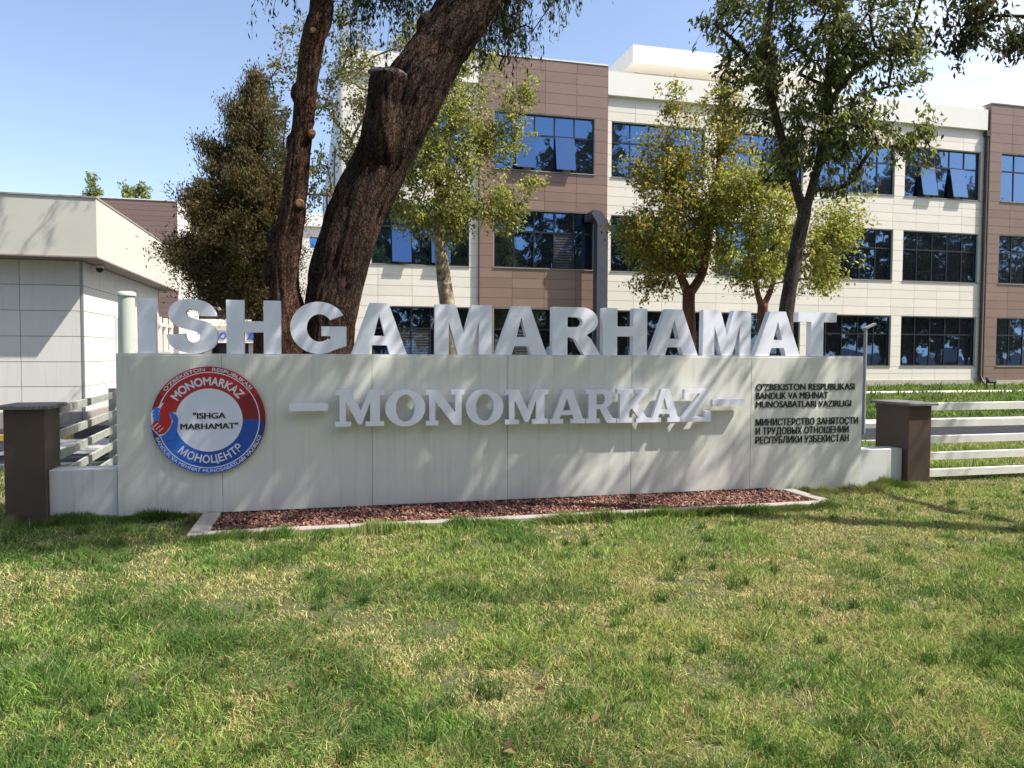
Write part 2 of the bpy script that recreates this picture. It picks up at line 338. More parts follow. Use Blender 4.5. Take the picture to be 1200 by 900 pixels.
def text_part(s, x0, x1, z0, z1, Y, depth, mt, parent, bold=0.02, name='lettering', dbl=.05, **props):
    v, F = text_verts(s, bold); v = v.copy()
    capz = text_verts('H', bold)[0]; lo, hi = capz[:, 1].min(), capz[:, 1].max()
    v[:, 1] = (v[:, 1]-lo)/(hi-lo)*(z1-z0)+z0; v[:, 0] = (v[:, 0]-v[:, 0].min())/(np.ptp(v[:, 0]))*(x1-x0)+x0
    b = MB(); e_ = (z1-z0)*dbl
    for q in range(2 if dbl else 1):
        V, f, mi = extruded(v+np.array((e_*q, 0)), F, Y-depth+.0004*q, Y+.0004*q, lambda u, w, d: (u, d, w)); b.add(V, f)
    return b.build(name, mt, parent, **props)
def glyph_mesh(loops, name, w, hgt, depth):
    c = bpy.data.curves.new('g', 'CURVE'); c.dimensions = '2D'; c.fill_mode = 'BOTH'; c.extrude = depth/2
    for lp in loops:
        sp = c.splines.new('POLY'); sp.points.add(len(lp)-1); sp.use_cyclic_u = True
        for p, q in zip(sp.points, lp): p.co = (q[0]*w, q[1]*hgt, 0, 1)
    o = bpy.data.objects.new('g', c); COL.objects.link(o)
    me = bpy.data.meshes.new_from_object(o.evaluated_get(bpy.context.evaluated_depsgraph_get()))
    bpy.data.objects.remove(o); bpy.data.curves.remove(c); me.name = name
    me.materials.clear()
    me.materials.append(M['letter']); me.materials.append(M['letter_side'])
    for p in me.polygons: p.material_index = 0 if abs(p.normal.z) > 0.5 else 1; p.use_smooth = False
    return me
def arc(cx, cy, rx, ry, a0, a1, n=18):
    return [(cx+rx*math.cos(R(a0+(a1-a0)*i/n)), cy+ry*math.sin(R(a0+(a1-a0)*i/n))) for i in range(n+1)]
def catmull(P, n=10):
    P = [P[0]]+P+[P[-1]]; out = []
    for i in range(1, len(P)-2):
        p0, p1, p2, p3 = [np.array(p, float) for p in P[i-1:i+3]]
        for k in range(n):
            t = k/n; out.append(0.5*((2*p1)+(-p0+p2)*t+(2*p0-5*p1+4*p2-p3)*t*t+(-p0+3*p1-3*p2+p3)*t**3))
    out.append(np.array(P[-2], float)); return out
def sglyph():
    o = [(762, 218), (752, 185), (728, 150), (690, 122), (640, 107), (590, 103), (535, 107), (485, 124), (452, 152), (435, 190), (436, 225), (450, 255), (475, 280), (510, 298), (560, 312), (610, 324), (638, 335),
         (648, 352), (645, 378), (625, 394), (598, 400), (570, 394), (552, 376), (545, 350), (545, 338), (420, 348), (425, 375), (440, 410), (470, 440), (520, 463), (575, 474), (630, 474), (690, 462), (735, 435), (762, 395),
         (768, 350), (755, 308), (725, 276), (690, 258), (640, 243), (600, 233), (565, 220), (552, 200), (560, 181), (585, 170), (612, 172), (632, 186), (640, 205), (641, 218)]
    def smooth(i, j): return [tuple(p) for p in catmull([tuple(map(float, q)) for q in o[i:j]], 4)]
    pts = smooth(0, 24)+[tuple(map(float, q)) for q in o[24:26]]+smooth(26, 48)+[tuple(map(float, o[48]))]
    a = np.array(pts); a = np.stack([(a[:, 0]-a[:, 0].min())/np.ptp(a[:, 0]), 1-(a[:, 1]-a[:, 1].min())/np.ptp(a[:, 1])], 1)
    return [[tuple(p) for p in a]]
G = dict(
 I=[[(0, 0), (1, 0), (1, 1), (0, 1)]],
 H=[[(0, 0), (.32, 0), (.32, .40), (.68, .40), (.68, 0), (1, 0), (1, 1), (.68, 1), (.68, .61), (.32, .61), (.32, 1), (0, 1)]],
 A=[[(0, 0), (.315, 0), (.365, .175), (.64, .175), (.69, 0), (1, 0), (.67, 1), (.33, 1)], [(.405, .36), (.60, .36), (.5, .77)]],
 M=[[(0, 0), (.235, 0), (.235, .66), (.39, 0), (.61, 0), (.765, .66), (.765, 0), (1, 0), (1, 1), (.64, 1), (.5, .43), (.36, 1), (0, 1)]],
 T=[[(.34, 0), (.66, 0), (.66, .78), (1, .78), (1, 1), (0, 1), (0, .78), (.34, .78)]],
 R=[[(0, 0), (.31, 0), (.31, .37), (.40, .37), (.47, .33), (.66, 0), (1, 0), (.80, .34), (.71, .42)] + arc(.60, .71, .345, .29, -62, 90, 14) + [(0, 1)],
    [(.31, .585), (.31, .795)] + arc(.50, .69, .125, .105, 90, -90, 10)],
 G=[arc(.50, .50, .50, .50, 30, 301, 44) + [(.985, .155), (.985, .53), (.54, .53), (.54, .345), (.70, .345), (.70, .285)] + arc(.51, .50, .225, .265, -52, -325, 30)],
 S=sglyph())
s_ = .135
SL = dict(
 M=[[(0, 0), (.32, 0), (.32, s_), (.215, s_), (.215, .70), (.46, .06), (.54, .06), (.71, .66), (.71, s_), (.615, s_), (.615, 0), (1, 0), (1, s_), (.91, s_), (.91, 1-s_), (1, 1-s_), (1, 1), (.70, 1), (.515, .44), (.315, 1), (0, 1), (0, 1-s_), (.09, 1-s_), (.09, s_), (0, s_)]],
 O=[arc(.5, .5, .5, .5, 0, 350, 35), arc(.5, .5, .235, .375, 0, 350, 35)],
 N=[[(0, 0), (.33, 0), (.33, s_), (.245, s_), (.245, .68), (.73, 0), (.93, 0), (.93, 1-s_), (1, 1-s_), (1, 1), (.66, 1), (.66, 1-s_), (.76, 1-s_), (.76, .36), (.32, 1), (0, 1), (0, 1-s_), (.09, 1-s_), (.09, s_), (0, s_)]],
 A=[[(0, 0), (.37, 0), (.37, s_), (.27, s_), (.305, .25), (.635, .25), (.665, s_), (.58, s_), (.58, 0), (1, 0), (1, s_), (.93, s_), (.64, 1), (.37, 1), (.08, s_), (0, s_)], [(.355, .385), (.585, .385), (.475, .74)]],
 R=[[(0, 0), (.46, 0), (.46, s_), (.35, s_), (.35, .42), (.45, .42), (.70, 0), (1, 0), (1, s_), (.90, s_), (.68, .46)] + arc(.585, .72, .285, .28, -55, 90, 12) + [(0, 1), (0, 1-s_), (.09, 1-s_), (.09, s_), (0, s_)],
    [(.35, .555), (.35, .865)] + arc(.52, .71, .105, .155, 90, -90, 10)],
 K=[[(0, 0), (.46, 0), (.46, s_), (.36, s_), (.36, .35), (.45, .43), (.65, s_), (.58, s_), (.58, 0), (1, 0), (1, s_), (.90, s_), (.61, .58), (.86, 1-s_), (.96, 1-s_), (.96, 1), (.55, 1), (.55, 1-s_), (.62, 1-s_), (.36, .57), (.36, 1-s_), (.46, 1-s_), (.46, 1), (0, 1), (0, 1-s_), (.09, 1-s_), (.09, s_), (0, s_)]],
 Z=[[(0, 0), (1, 0), (1, .33), (.80, .33), (.80, s_), (.38, s_), (.97, 1-s_), (.97, 1), (.05, 1), (.05, .68), (.23, .68), (.23, 1-s_), (.62, 1-s_), (0, s_)]])

# ------------------------------------------------------------------ the sign wall
SY = 7.68; ST = 1.58
sx = lambda px, py=480: float(at(px, py, SY)[0]); sz = lambda px, py: float(at(px, py, SY)[2])
X0, X1 = -1.905, 6.268
sign = thing('sign_wall', 'long grey-green panelled sign wall with big white letters along its top and a gravel bed at its foot', 'sign wall', ((X0+X1)/2, SY, 0))
def P0(o, parent): o.parent = parent; o.matrix_parent_inverse = Matrix.Translation(-Vector(parent.location)); return o
core = P0(MB().box(X0+.01, X1-.01, SY+.03, SY+.36, -0.1, ST-.012).build('core', 'sign', None), sign)
P0(MB().box(X0, X1, SY+.006, SY+.38, ST-.010, ST+.006).build('coping', 'sign_low', None), sign)
js = [X0]+[sx(p) for p in (260, 436, 595, 740, 880)]+[X1]
for i in range(6):
    P0(MB().bbox(js[i]+.002, js[i+1]-.002, SY, SY+.028, 0.0, ST-.011, .002).build('panel', 'sign', None), sign)
for a, b_ in ((SY+.03, SY+.2), (SY+.2, SY+.36)):
    P0(MB().box(X1-.0095, X1+.001, a+.002, b_-.002, 0, ST-.014).build('end_panel', 'sign', None), sign)
# low side walls
P0(MB().bbox(-2.49, X0-.004, SY+.02, SY+.26, -.1, .50, .006).build('side_wall', 'sign_low', None, label='low pale grey wall at the left end'), sign)
P0(MB().bbox(X1+.006, 6.875, SY+.02, SY+.26, -.1, .455, .006).build('side_wall', 'sign_low', None, label='low pale grey wall at the right end'), sign)
P0(MB().box(X0+.02, 4.95, SY-.012, SY-.001, .0, .045).build('base_gap', 'dark', None), sign)

def put_letter(gl, px0, px1, ztop, zbot, back, depth, py, key, label=None):
    x0, x1 = sx(px0, py), sx(px1, py); w = x1-x0; hh = ztop-zbot
    me = glyph_mesh(gl, 'letter', w, hh, depth)
    o = bpy.data.objects.new('letter', me); COL.objects.link(o)
    o.rotation_euler = (R(90), 0, 0); o.location = (x0, back-depth/2, zbot)
    if label: o['label'] = label
    P0(o, sign); return o
top = [('I', 160.3, 181.6), ('S', 194.5, 254.5), ('H', 265, 329), ('G', 340, 407), ('A', 411.5, 477), ('M', 510.5, 577), ('A', 581, 641.5), ('R', 648, 704.5),
       ('H', 707.5, 759.2), ('A', 762.5, 819), ('M', 825, 881), ('A', 886, 939), ('T', 936.5, 981.5)]
LD = 0.095
zt = float(at(170, 349, SY)[2]); zt2 = float(at(960, 366, SY)[2])
for ch, a, b_ in top:
    rr = (a-160)/820; put_letter(G[ch], a, b_, (zt*(1-rr)+zt2*rr), ST+.007, SY+.02+LD, LD, 390, ch)
ser = [('M', 392.7, 450.3), ('O', 451.4, 498.4), ('N', 498.9, 544.2), ('O', 546, 590), ('M', 591.5, 643), ('A', 644.5, 686), ('R', 686.6, 722), ('K', 722.8, 762.2), ('A', 761.8, 797), ('Z', 800, 833)]
ser[4] = ('M', 592, 642.5)
for k, (ch, a, b_) in enumerate(ser):
    rr = (a-392)/440
    ztp = float(at(a, 457.6-1.6*rr, SY-.1)[2]); zb = float(at(a, 500.2-6.2*rr, SY-.1)[2])
    if ch == 'O': ztp += .006; zb -= .006
    x0 = float(at(a, 480, SY-.1)[0]); x1 = float(at(b_, 480, SY-.1)[0])
    yo = SY-.04-(.002 if k % 2 else 0)
    me = glyph_mesh(SL[ch], 'letter', x1-x0, ztp-zb, .06)
    o = bpy.data.objects.new('letter', me); COL.objects.link(o); o.rotation_euler = (R(90), 0, 0); o.location = (x0, yo-.03, zb); P0(o, sign)
for a, b_, t, u in ((338.6, 384.8, 472.7, 482), (835, 874, 468, 476.5)):
    x0, x1 = float(at(a, 475, SY-.1)[0]), float(at(b_, 475, SY-.1)[0]); z1, z0 = float(at(a, t, SY-.1)[2]), float(at(a, u, SY-.1)[2])
    rr = (z1-z0)/2; lp = arc(x1-rr*.5-x0, rr, rr*.5, rr, -90, 90, 8)+arc(rr*.5, rr, rr*.5, rr, 90, 270, 8)
    o = link('dash', glyph_mesh([lp], 'dash', 1, 1, .06)); o.rotation_euler = (R(90), 0, 0); o.location = (x0, SY-.07, z0); P0(o, sign)
for s, a, b_, t, u in (("O'ZBEKISTON RESPUBLIKASI", 886.8, 1002, 449.6, 457.2), ("BANDLIK VA MEHNAT", 886.8, 971, 459.8, 467.4), ("MUNOSABATLARI VAZIRLIGI", 886.6, 998, 469.8, 477.2),
                       ("МИНИСТЕРСТВО ЗАНЯТОСТИ", 886.3, 1006, 490.2, 498), ("И ТРУДОВЫХ ОТНОШЕНИЙ", 886.3, 995, 500.6, 508.4), ("РЕСПУБЛИКИ УЗБЕКИСТАН", 886, 995, 511, 518.8)):
    YY = SY-.015; o = text_part(s, float(at(a, t, YY)[0]), float(at(b_, t, YY)[0]), float(at((a+b_)/2, u-.2, YY)[2]), float(at((a+b_)/2, t, YY)[2]), SY-.0015, .007, 'black', None, bold=0.0, name='lettering'); P0(o, sign)
for px in (890, 930, 970, 1000): pass

# round emblem
ec = at(245.2, 492.3, SY-.03); ER = 0.5*(sx(313, 492)-sx(177.3, 492))*.985
emb = P0(MB().build('emblem', 'em_white', None), sign)
emb.data = (lambda b: (b.add([(ec[0]+ER*math.cos(2*math.pi*k/96), y, ec[2]+ER*math.sin(2*math.pi*k/96)) for y in (SY-.032, SY-.004) for k in range(96)],
    [tuple(range(96))]+[(k, k+96, (k+1) % 96+96, (k+1) % 96) for k in range(96)]), b.mesh('emblem'))[1])(MB()); emb.data.materials.append(M['em_red_dark'])
def disc_part(name, mt, loop, layer, th=.0015):
    """closed loop in emblem units laid on the disc, layer 1, 2, 3 ... outwards"""
    yb = SY-.032-(layer-1)*.002
    c = [(ec[0]+u*ER, ec[2]+w*ER) for u, w in loop]; n = len(c)
    b = MB(); b.add([(u, yb-th, w) for u, w in c]+[(u, yb, w) for u, w in c], [tuple(range(n))]+[(k, k+n, (k+1) % n+n, (k+1) % n) for k in range(n)])
    me = b.mesh(name); me.materials.append(M[mt]); o = bpy.data.objects.new(name, me); COL.objects.link(o)
    o.parent = emb; return o
def ring(r0, r1, a0, a1, n=60): return arc(0, 0, r1, r1, a0, a1, n)+arc(0, 0, r0, r0, a1, a0, n)
def ring_part(name, mt, r0, r1, a0, a1, layer, n=40):
    yb = SY-.032-(layer-1)*.002; b = MB()
    for i in range(n):
        t0, t1 = R(a0+(a1-a0)*i/n), R(a0+(a1-a0)*(i+1)/n)
        q = [(r0, t0), (r1, t0), (r1, t1), (r0, t1)]
        v = [(ec[0]+ER*r*math.cos(t), y, ec[2]+ER*r*math.sin(t)) for y in (yb-.0015, yb) for r, t in q]
        b.add(v, [(0, 1, 2, 3), (0, 4, 5, 1), (2, 6, 7, 3)])
    return b.build(name, mt, emb)
ring_part('outer_band', 'em_red_dark', .90, 1.0, -2, 28, 1); ring_part('outer_band', 'em_red', .90, 1.0, 28, 150, 1); ring_part('outer_band', 'em_red_dark', .90, 1.0, 150, 182, 1)
ring_part('outer_band', 'em_blue_dark', .90, 1.0, 182, 205, 1); ring_part('outer_band', 'em_bluel', .90, 1.0, 205, 300, 1); ring_part('outer_band', 'em_blue_dark', .90, 1.0, 300, 358, 1)
ring_part('white_line', 'em_white', .883, .90, 0, 360, 1, 72)
ring_part('inner_band', 'em_red_dark', .59, .883, 0, 35, 1); ring_part('inner_band', 'em_red', .59, .883, 35, 180, 1)
ring_part('inner_band', 'em_bluel', .59, .883, 180, 250, 1); ring_part('inner_band', 'em_blue', .59, .883, 250, 360, 1)
ring_part('centre_disc', 'em_white', 0.0, .59, 0, 360, 1, 72)
def arc_text(s, r0, r1, a_mid, span, mt, bottom=False, bold=.03):
    v, F = text_verts(s, 0.0); v = v.copy(); cap = text_verts('H', 0.0)[0]; lo, hi = cap[:, 1].min(), cap[:, 1].max()
    rr = (v[:, 1]-lo)/(hi-lo)*(r1-r0); x = (v[:, 0]-v[:, 0].min())/np.ptp(v[:, 0])-.5
    b = MB(); e_ = (r1-r0)*bold*2.4
    for q, (da, dr) in enumerate(((0, 0), (1, 0), (.5, .6), (.5, -.6)) if bold > .01 else ((0, 0), (1, 0))):
        r2_ = rr+e_*dr
        if bottom: rad = r1-r2_; th = np.radians(a_mid+x*span)+e_*da/r1
        else: rad = r0+r2_; th = np.radians(a_mid-x*span)-e_*da/r1
        V2 = np.stack([ec[0]+ER*rad*np.cos(th), ec[2]+ER*rad*np.sin(th)], 1)
        V, f, mi = extruded(V2, F, SY-.0372+.0002*q, SY-.036+.0002*q, lambda u, w, d: (u, d, w)); b.add(V, f)
    return b.build('lettering', mt, emb)
arc_text("MONOMARKAZ", .655, .80, 92, 108, 'em_white', bold=.035)
arc_text("O'ZBEKISTON   RESPUBLIKASI", .917, .978, 91, 106, 'em_white', bold=.02)
arc_text("МОНОЦЕНТР", .665, .80, 272, 92, 'em_white', True, bold=.03)
arc_text("BANDLIK VA MEHNAT MUNOSABATLARI VAZIRLIGI", .917, .978, 270, 142, 'em_white', True, bold=.009)
def flat_text(s, cx, cz, wd, hh, bold):
    u0, u1 = ec[0]+(cx-wd/2)*ER, ec[0]+(cx+wd/2)*ER; w0, w1 = ec[2]+(cz-hh/2)*ER, ec[2]+(cz+hh/2)*ER
    o = text_part(s, u0, u1, w0, w1, SY-.036, .0025, 'black', None, bold=bold, dbl=.10); o.parent = emb
flat_text('"ISHGA', -.0, .085, .56, .105, 0.0); flat_text('MARHAMAT"', 0.0, -.112, 1.0, .105, 0.0)
# clasped hands on the left edge of the ring (red hand over blue hand)
disc_part('hand', 'em_white', [(-.62, .22), (-.70, .30), (-.80, .33), (-.86, .27), (-.97, .20), (-1.0, .13), (-.99, -.05), (-.985, -.14), (-.86, -.29), (-.76, -.25), (-.66, -.14), (-.60, .05), (-.57, .13)], 2)
disc_part('hand', 'em_red', [(-.56, .24), (-.63, .25), (-.71, .35), (-.79, .31), (-.83, .24), (-.86, .12), (-.95, .0), (-.985, -.08), (-.975, -.12), (-.95, -.14), (-.93, -.19), (-.90, -.20), (-.88, -.25), (-.84, -.25), (-.79, -.24), (-.74, -.20), (-.67, -.10), (-.64, .02), (-.69, .12), (-.66, .15), (-.58, .16)], 3)
disc_part('hand', 'em_bluel', [(-.70, .145), (-.66, .165), (-.57, .115), (-.535, .04), (-.545, -.12), (-.56, -.24), (-.62, -.36), (-.74, -.36), (-.82, -.30), (-.76, -.24), (-.68, -.15), (-.62, .0), (-.66, .09)], 4)
for k in range(4): disc_part('finger', 'em_bluel', arc(-.915+.012*abs(k-1.5), .215-.062*k, .062, .034, 0, 330, 11), 4)
for k in range(3): disc_part('knuckle_line', 'em_white', [(-.96+k*.045, -.10-k*.045), (-.955+k*.045, -.115-k*.045), (-.87+k*.04, -.045-k*.045), (-.875+k*.04, -.03-k*.045)], 4)

# ------------------------------------------------------------------ gravel bed with its concrete kerb
kx0, kx1, ky = -1.15, 5.22, 6.70
def kerbpiece(x0, x1, y0, y1): return MB().bbox(x0, x1, y0, y1, -.05, .06, .008)
bed = thing('gravel_bed_kerb', 'low concrete kerb framing the red gravel at the foot of the sign wall', 'kerb', ((kx0+kx1)/2, ky, 0))
xs = [kx0, 0.2, 1.25, 2.3, 3.3, 4.3, kx1]
for a, b_ in zip(xs[:-1], xs[1:]): P0(kerbpiece(a+.002, b_-.002, ky+.02, ky+.13).build('kerb_stone', 'concrete', None), bed)
P0(kerbpiece(kx0, kx0+.16, ky+.134, SY-.015).build('kerb_stone', 'concrete', None), bed)
P0(kerbpiece(kx1-.15, kx1, ky+.134, 7.5).build('kerb_stone', 'concrete', None), bed)
MB().add([(kx0+.1, ky+.1, .012), (kx1-.1, ky+.1, .012), (kx1-.1, SY, .012), (kx0+.1, SY, .012)], [(0, 1, 2, 3)]).build('bed_soil', 'soil', None, kind='structure')
def gravel():
    n = 15000; t = np.array([(1, 0, -.5), (-.5, .87, -.5), (-.5, -.87, -.5), (0, 0, 1.0), (-.9, 0, .3), (.45, .8, .35), (.45, -.8, .35)])
    F = np.array([(0, 5, 6), (1, 4, 5), (2, 6, 4), (3, 6, 5), (3, 5, 4), (3, 4, 6), (0, 1, 5), (1, 2, 4), (2, 0, 6)])
    c = np.stack([rng.uniform(kx0+.17, kx1-.16, n), rng.uniform(ky+.14, SY-.02, n), rng.uniform(.012, .045, n)], 1)
    s = rng.uniform(.007, .019, n)[:, None, None]*rng.uniform(.6, 1.3, (n, 1, 3))
    q = rng.normal(size=(n, 3, 3)); Q, _ = np.linalg.qr(q)
    V = np.einsum('nij,vj->nvi', Q, t)*1.0; V = V*s+c[:, None, :]
    base = np.array([(.17, .065, .045), (.11, .04, .03), (.23, .11, .075), (.07, .035, .03), (.28, .18, .13)])
    col = base[rng.integers(0, 5, n)]*rng.uniform(.7, 1.3, (n, 1))
    FF = (F[None]+np.arange(n)[:, None, None]*7).reshape(-1, 3)
    link('gravel', bigmesh('gravel', V.reshape(-1, 3), FF, np.repeat(col, 7, 0)), 'gravel', None, kind='stuff', label='red brown lava gravel in the bed along the sign wall', category='gravel')
gravel()

# ------------------------------------------------------------------ brown posts and rail fences
def brown_post(x0, x1, y0, y1, zt, label):
    t = thing('brown_post', label, 'fence post', ((x0+x1)/2, (y0+y1)/2, 0), 'square brown posts beside the sign wall')
    P0(MB().bbox(x0, x1, y0, y1, -.1, zt, .004).build('shaft', 'post', None), t)
    P0(MB().bbox(x0-.055, x1+.055, y0-.055, y1+.055, zt+.001, zt+.036, .008).build('cap', 'granite', None), t)
brown_post(-2.825, -2.492, SY-.05, SY+.36, 1.075, 'brown square post with a grey stone cap at the left end of the sign wall')
brown_post(6.885, 7.215, SY-.06, SY+.50, 0.985, 'brown square post with a grey stone cap at the right end of the sign wall')
rf = thing('rail_fence', 'white five-rail fence running right from the right brown post', 'fence', (7.3, SY+.2, 0), 'white rail fences')
for z in (.955, .745, .54, .33, .115):
    P0(MB().bbox(7.22, 9.9, SY+.12, SY+.16, z-.048, z+.048, .004).build('rail', 'rail', None), rf)
    P0(MB().bbox(9.905, 12.6, SY+.12, SY+.16, z-.048, z+.048, .004).build('rail', 'rail', None), rf)
for x in (9.9, 12.6): P0(MB().bbox(x-.05, x+.05, SY+.165, SY+.26, -.1, 1.02, .004).build('fence_post', 'rail', None), rf)
lf = thing('rail_fence', 'weathered pale five-rail fence running back from the left brown post', 'fence', (-2.5, 8.1, 0), 'white rail fences')
for z in (1.04, .80, .60, .40, .20):
    P0(MB().beam((-2.495, 8.0, z), (-2.70, 11.2, z), .035, .080).build('rail', 'rail_old', None), lf)
    P0(MB().beam((-2.702, 11.21, z), (-3.05, 15.6, z), .035, .080).build('rail', 'rail_old', None), lf)
for a in (11.2, 15.6): P0(MB().bbox(-2.86-(a-11)*.08, -2.77-(a-11)*.08, a, a+.09, -.1, 1.1, .004).build('fence_post', 'rail_old', None), lf)
gf = thing('rail_fence', 'short white rail fence seen end-on near the small cream building', 'fence', (-4.6, 21, 0), 'white rail fences')
for z in (1.55, 1.25, .95, .65, .4):
    P0(MB().box(-4.78, -3.9, 21, 21.04, z-.06, z+.06).build('rail', 'rail', None), gf)
for x in (-4.75, -4.35, -3.95): P0(MB().box(x-.04, x+.04, 21.045, 21.12, 0, 1.65).build('fence_post', 'rail', None), gf)

# pale round post behind the left end of the sign
c0 = at(149, 400, 9.0)
pp = thing('round_post', 'pale green round metal post with a flat cap behind the letter I', 'post', (c0[0], 9.0, 0))
zt_ = float(at(149, 347, 9.0)[2])
P0(MB().tube([(c0[0], 9, 0), (c0[0], 9, zt_)], [.085, .085], 24).build('shaft', 'column', None), pp)
P0(MB().tube([(c0[0], 9, zt_+.001), (c0[0], 9, zt_+.035), (c0[0], 9, zt_+.05)], [.098, .098, .07], 24).build('cap', 'column', None), pp)
# lamp behind the right end of the sign
lx = at(1013.5, 420, 13.0)[0]; lz = float(at(1013, 385, 13)[2])
lp = thing('lamp_post', 'thin grey lamp post with a slanting arm behind the right end of the sign wall', 'lamp post', (lx, 13.0, 0))
P0(MB().tube([(lx, 13, 0), (lx, 13, lz)], [.038, .033], 12).build('pole', 'lamp', None), lp)
P0(MB().beam((lx-.02, 13, lz), (lx+.22, 13, lz+.10), .09, .035).build('lamp_head', 'lamp', None), lp)
# garden flood light near the building
fx = at(1161, 452, 24.6)
fl = thing('floodlight', 'small black floodlight standing on the far lawn by the building foot', 'floodlight', (fx[0], 24.6, .22))
hb = MB().bbox(-.19, .19, -.06, .05, -.13, .13, .02).build('housing', 'dark', None); hb.rotation_euler = (R(-38), 0, 0); hb.location = (fx[0], 24.6, .60); P0(hb, fl)
P0(MB().box(fx[0]-.215, fx[0]-.192, 24.57, 24.63, .22, .64).box(fx[0]+.192, fx[0]+.215, 24.57, 24.63, .22, .64).build('bracket', 'dark', None), fl)
P0(MB().box(fx[0]-.2, fx[0]+.2, 24.55, 24.65, .20, .235).build('foot', 'dark', None), fl)

# ------------------------------------------------------------------ main building
BY = 27.0
bld = thing('office_building', 'large three-storey cream and brown clad office building with blue glass behind the sign', 'building', (14, BY, .25))
panels = []                                  # (x0, x1, y, z0, z1, material)
def clad(x0, x1, z0, z1, y, mt, cw=1.15, rh=.3825, off=0.0):
    nc = max(1, round((x1-x0)/cw)); nr = max(1, round((z1-z0)/rh)); g_ = .006
    for r in range(nr):
        for c in range(nc):
            panels.append((x0+(x1-x0)*c/nc+g_, x0+(x1-x0)*(c+1)/nc-g_, y, z0+(z1-z0)*r/nr+g_, z0+(z1-z0)*(r+1)/nr-g_, mt))
ROWS = ((1.14, 3.25), (4.77, 6.88), (8.35, 10.42))
TOPZ = 11.14; BOT = .52
def pane_window(x0, x1, z0, z1, y, cols, open_=(), trans=.36, name='window', label=None, blinds=None):
    w = MB(); yf = y+.10; t = .045
    w.box(x0, x1, yf, yf+.08, z0, z0+t); w.box(x0, x1, yf, yf+.08, z1-t, z1)
    w.box(x0, x0+t, yf+.002, yf+.078, z0+t, z1-t); w.box(x1-t, x1, yf+.002, yf+.078, z0+t, z1-t)
    cs = [x0+(x1-x0)*k/cols for k in range(cols+1)]; zt = z1-(z1-z0)*trans
    for c in cs[1:-1]: w.box(c-.022, c+.022, yf+.003, yf+.077, z0+t, z1-t)
    w.box(x0+t, x1-t, yf+.006, yf+.074, zt-.03, zt+.03)
    o = link(name, w.mesh('window_frame'), 'frame', None); P0(o, bld)
    if label: o['label'] = label
    for c in range(cols):
        for (a, b_, low) in ((z0+t, zt-.03, True), (zt+.03, z1-t, False)):
            xa, xb = (cs[c]+.022 if c else cs[c]+t), (cs[c+1]-.022 if c < cols-1 else cs[c+1]-t)
            if low and c in open_:
                me = MB().box(xa-.01, xb+.01, -.012, .012, -(b_-a)+.0, 0).mesh('pane'); me.materials.append(M['glass'])
                p = bpy.data.objects.new('pane', me); COL.objects.link(p); p.location = (0, yf-.03, b_); p.rotation_euler = (R(-11), 0, 0); p.parent = o
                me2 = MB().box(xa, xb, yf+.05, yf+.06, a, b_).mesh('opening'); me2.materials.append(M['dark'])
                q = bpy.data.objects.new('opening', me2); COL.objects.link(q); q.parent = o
                p.matrix_parent_inverse = Matrix(); 
            else:
                tl = rng.normal(0, .0035, 2)
                me = MB().add([(xa, yf+.03+tl[0]*.3, a), (xb, yf+.03+tl[1]*.3, a), (xb, yf+.032-tl[1]*.3, b_), (xa, yf+.032-tl[0]*.3, b_)], [(0, 1, 2, 3)]).mesh('pane')
                b2 = MB(); z_ = [(xa, yf+.03, a), (xb, yf+.03, a), (xb, yf+.03, b_), (xa, yf+.03, b_)]
                k = [(xa, yf+.03+tl[0], a), (xb, yf+.03+tl[1], a), (xb, yf+.03-tl[0], b_), (xa, yf+.03-tl[1], b_)]
                b2.add(k+[(u, v+.014, w_) for u, v, w_ in k], [(0, 1, 2, 3), (7, 6, 5, 4), (0, 4, 5, 1), (2, 6, 7, 3), (1, 5, 6, 2), (0, 3, 7, 4)])
                bpy.data.meshes.remove(me); me = b2.mesh('pane'); me.materials.append(M['glass_blind' if (z0 < 8 and low and rng.random() < .15) else 'glass'])
                p = bpy.data.objects.new('pane', me); COL.objects.link(p); p.parent = o
            p['_'] = 0; del p['_']
    return o
def reveal(x0, x1, z0, z1, y, mt, d=.10):
    """jambs and sill between wall face and frame"""
    b = MB(); b.box(x0-.02, x0-.001, y+.012, y+.3, z0, z1); b.box(x1+.001, x1+.02, y+.012, y+.3, z0, z1); b.box(x0-.02, x1+.02, y+.014, y+.3, z1+.001, z1+.03)
    P0(b.build('window_reveal', mt, None), bld)
    P0(MB().box(x0-.03, x1+.03, y-.035, y+.16, z0-.03, z0-.002).build('sill', 'sill', None), bld)
def section(x0, x1, y, wins, mt, back, rows=ROWS, top=TOPZ, cols=5, opens={}):
    zs = [BOT]
    for a, b_ in rows: zs += [a-.03, b_+.03]
    zs.append(top)
    for i in range(0, len(zs), 2): clad(x0, x1, zs[i], zs[i+1], y, mt)
    for (a, b_) in rows:
        px = x0
        for wx0, wx1 in wins+[(x1, None)]:
            if wx0-px > .12: clad(px, wx0, a-.03, b_+.03, y, mt, rh=.42)
            px = wx1
    for ri, (a, b_) in enumerate(rows):
        for wi, (wx0, wx1) in enumerate(wins):
            cc = cols if isinstance(cols, int) else cols[wi]
            pane_window(wx0+.01, wx1-.01, a, b_, y, cc, opens.get((ri, wi), ()))
            reveal(wx0+.01, wx1-.01, a, b_, y, back)
    # wall behind the panels: piers and spandrels
    b = MB()
    for i in range(0, len(zs), 2): b.box(x0+.005, x1-.005, y+.031, y+.4, zs[i]+.001, zs[i+1]-.001)
    for (a, b__) in rows:
        px = x0
        for wx0, wx1 in wins+[(x1, None)]:
            if wx0-px > .12: b.box(px+.006, wx0-.022, y+.031, y+.39, a-.028, b__+.028)
            px = wx1
    P0(b.build('wall', back, None), bld)
PY = BY-.14
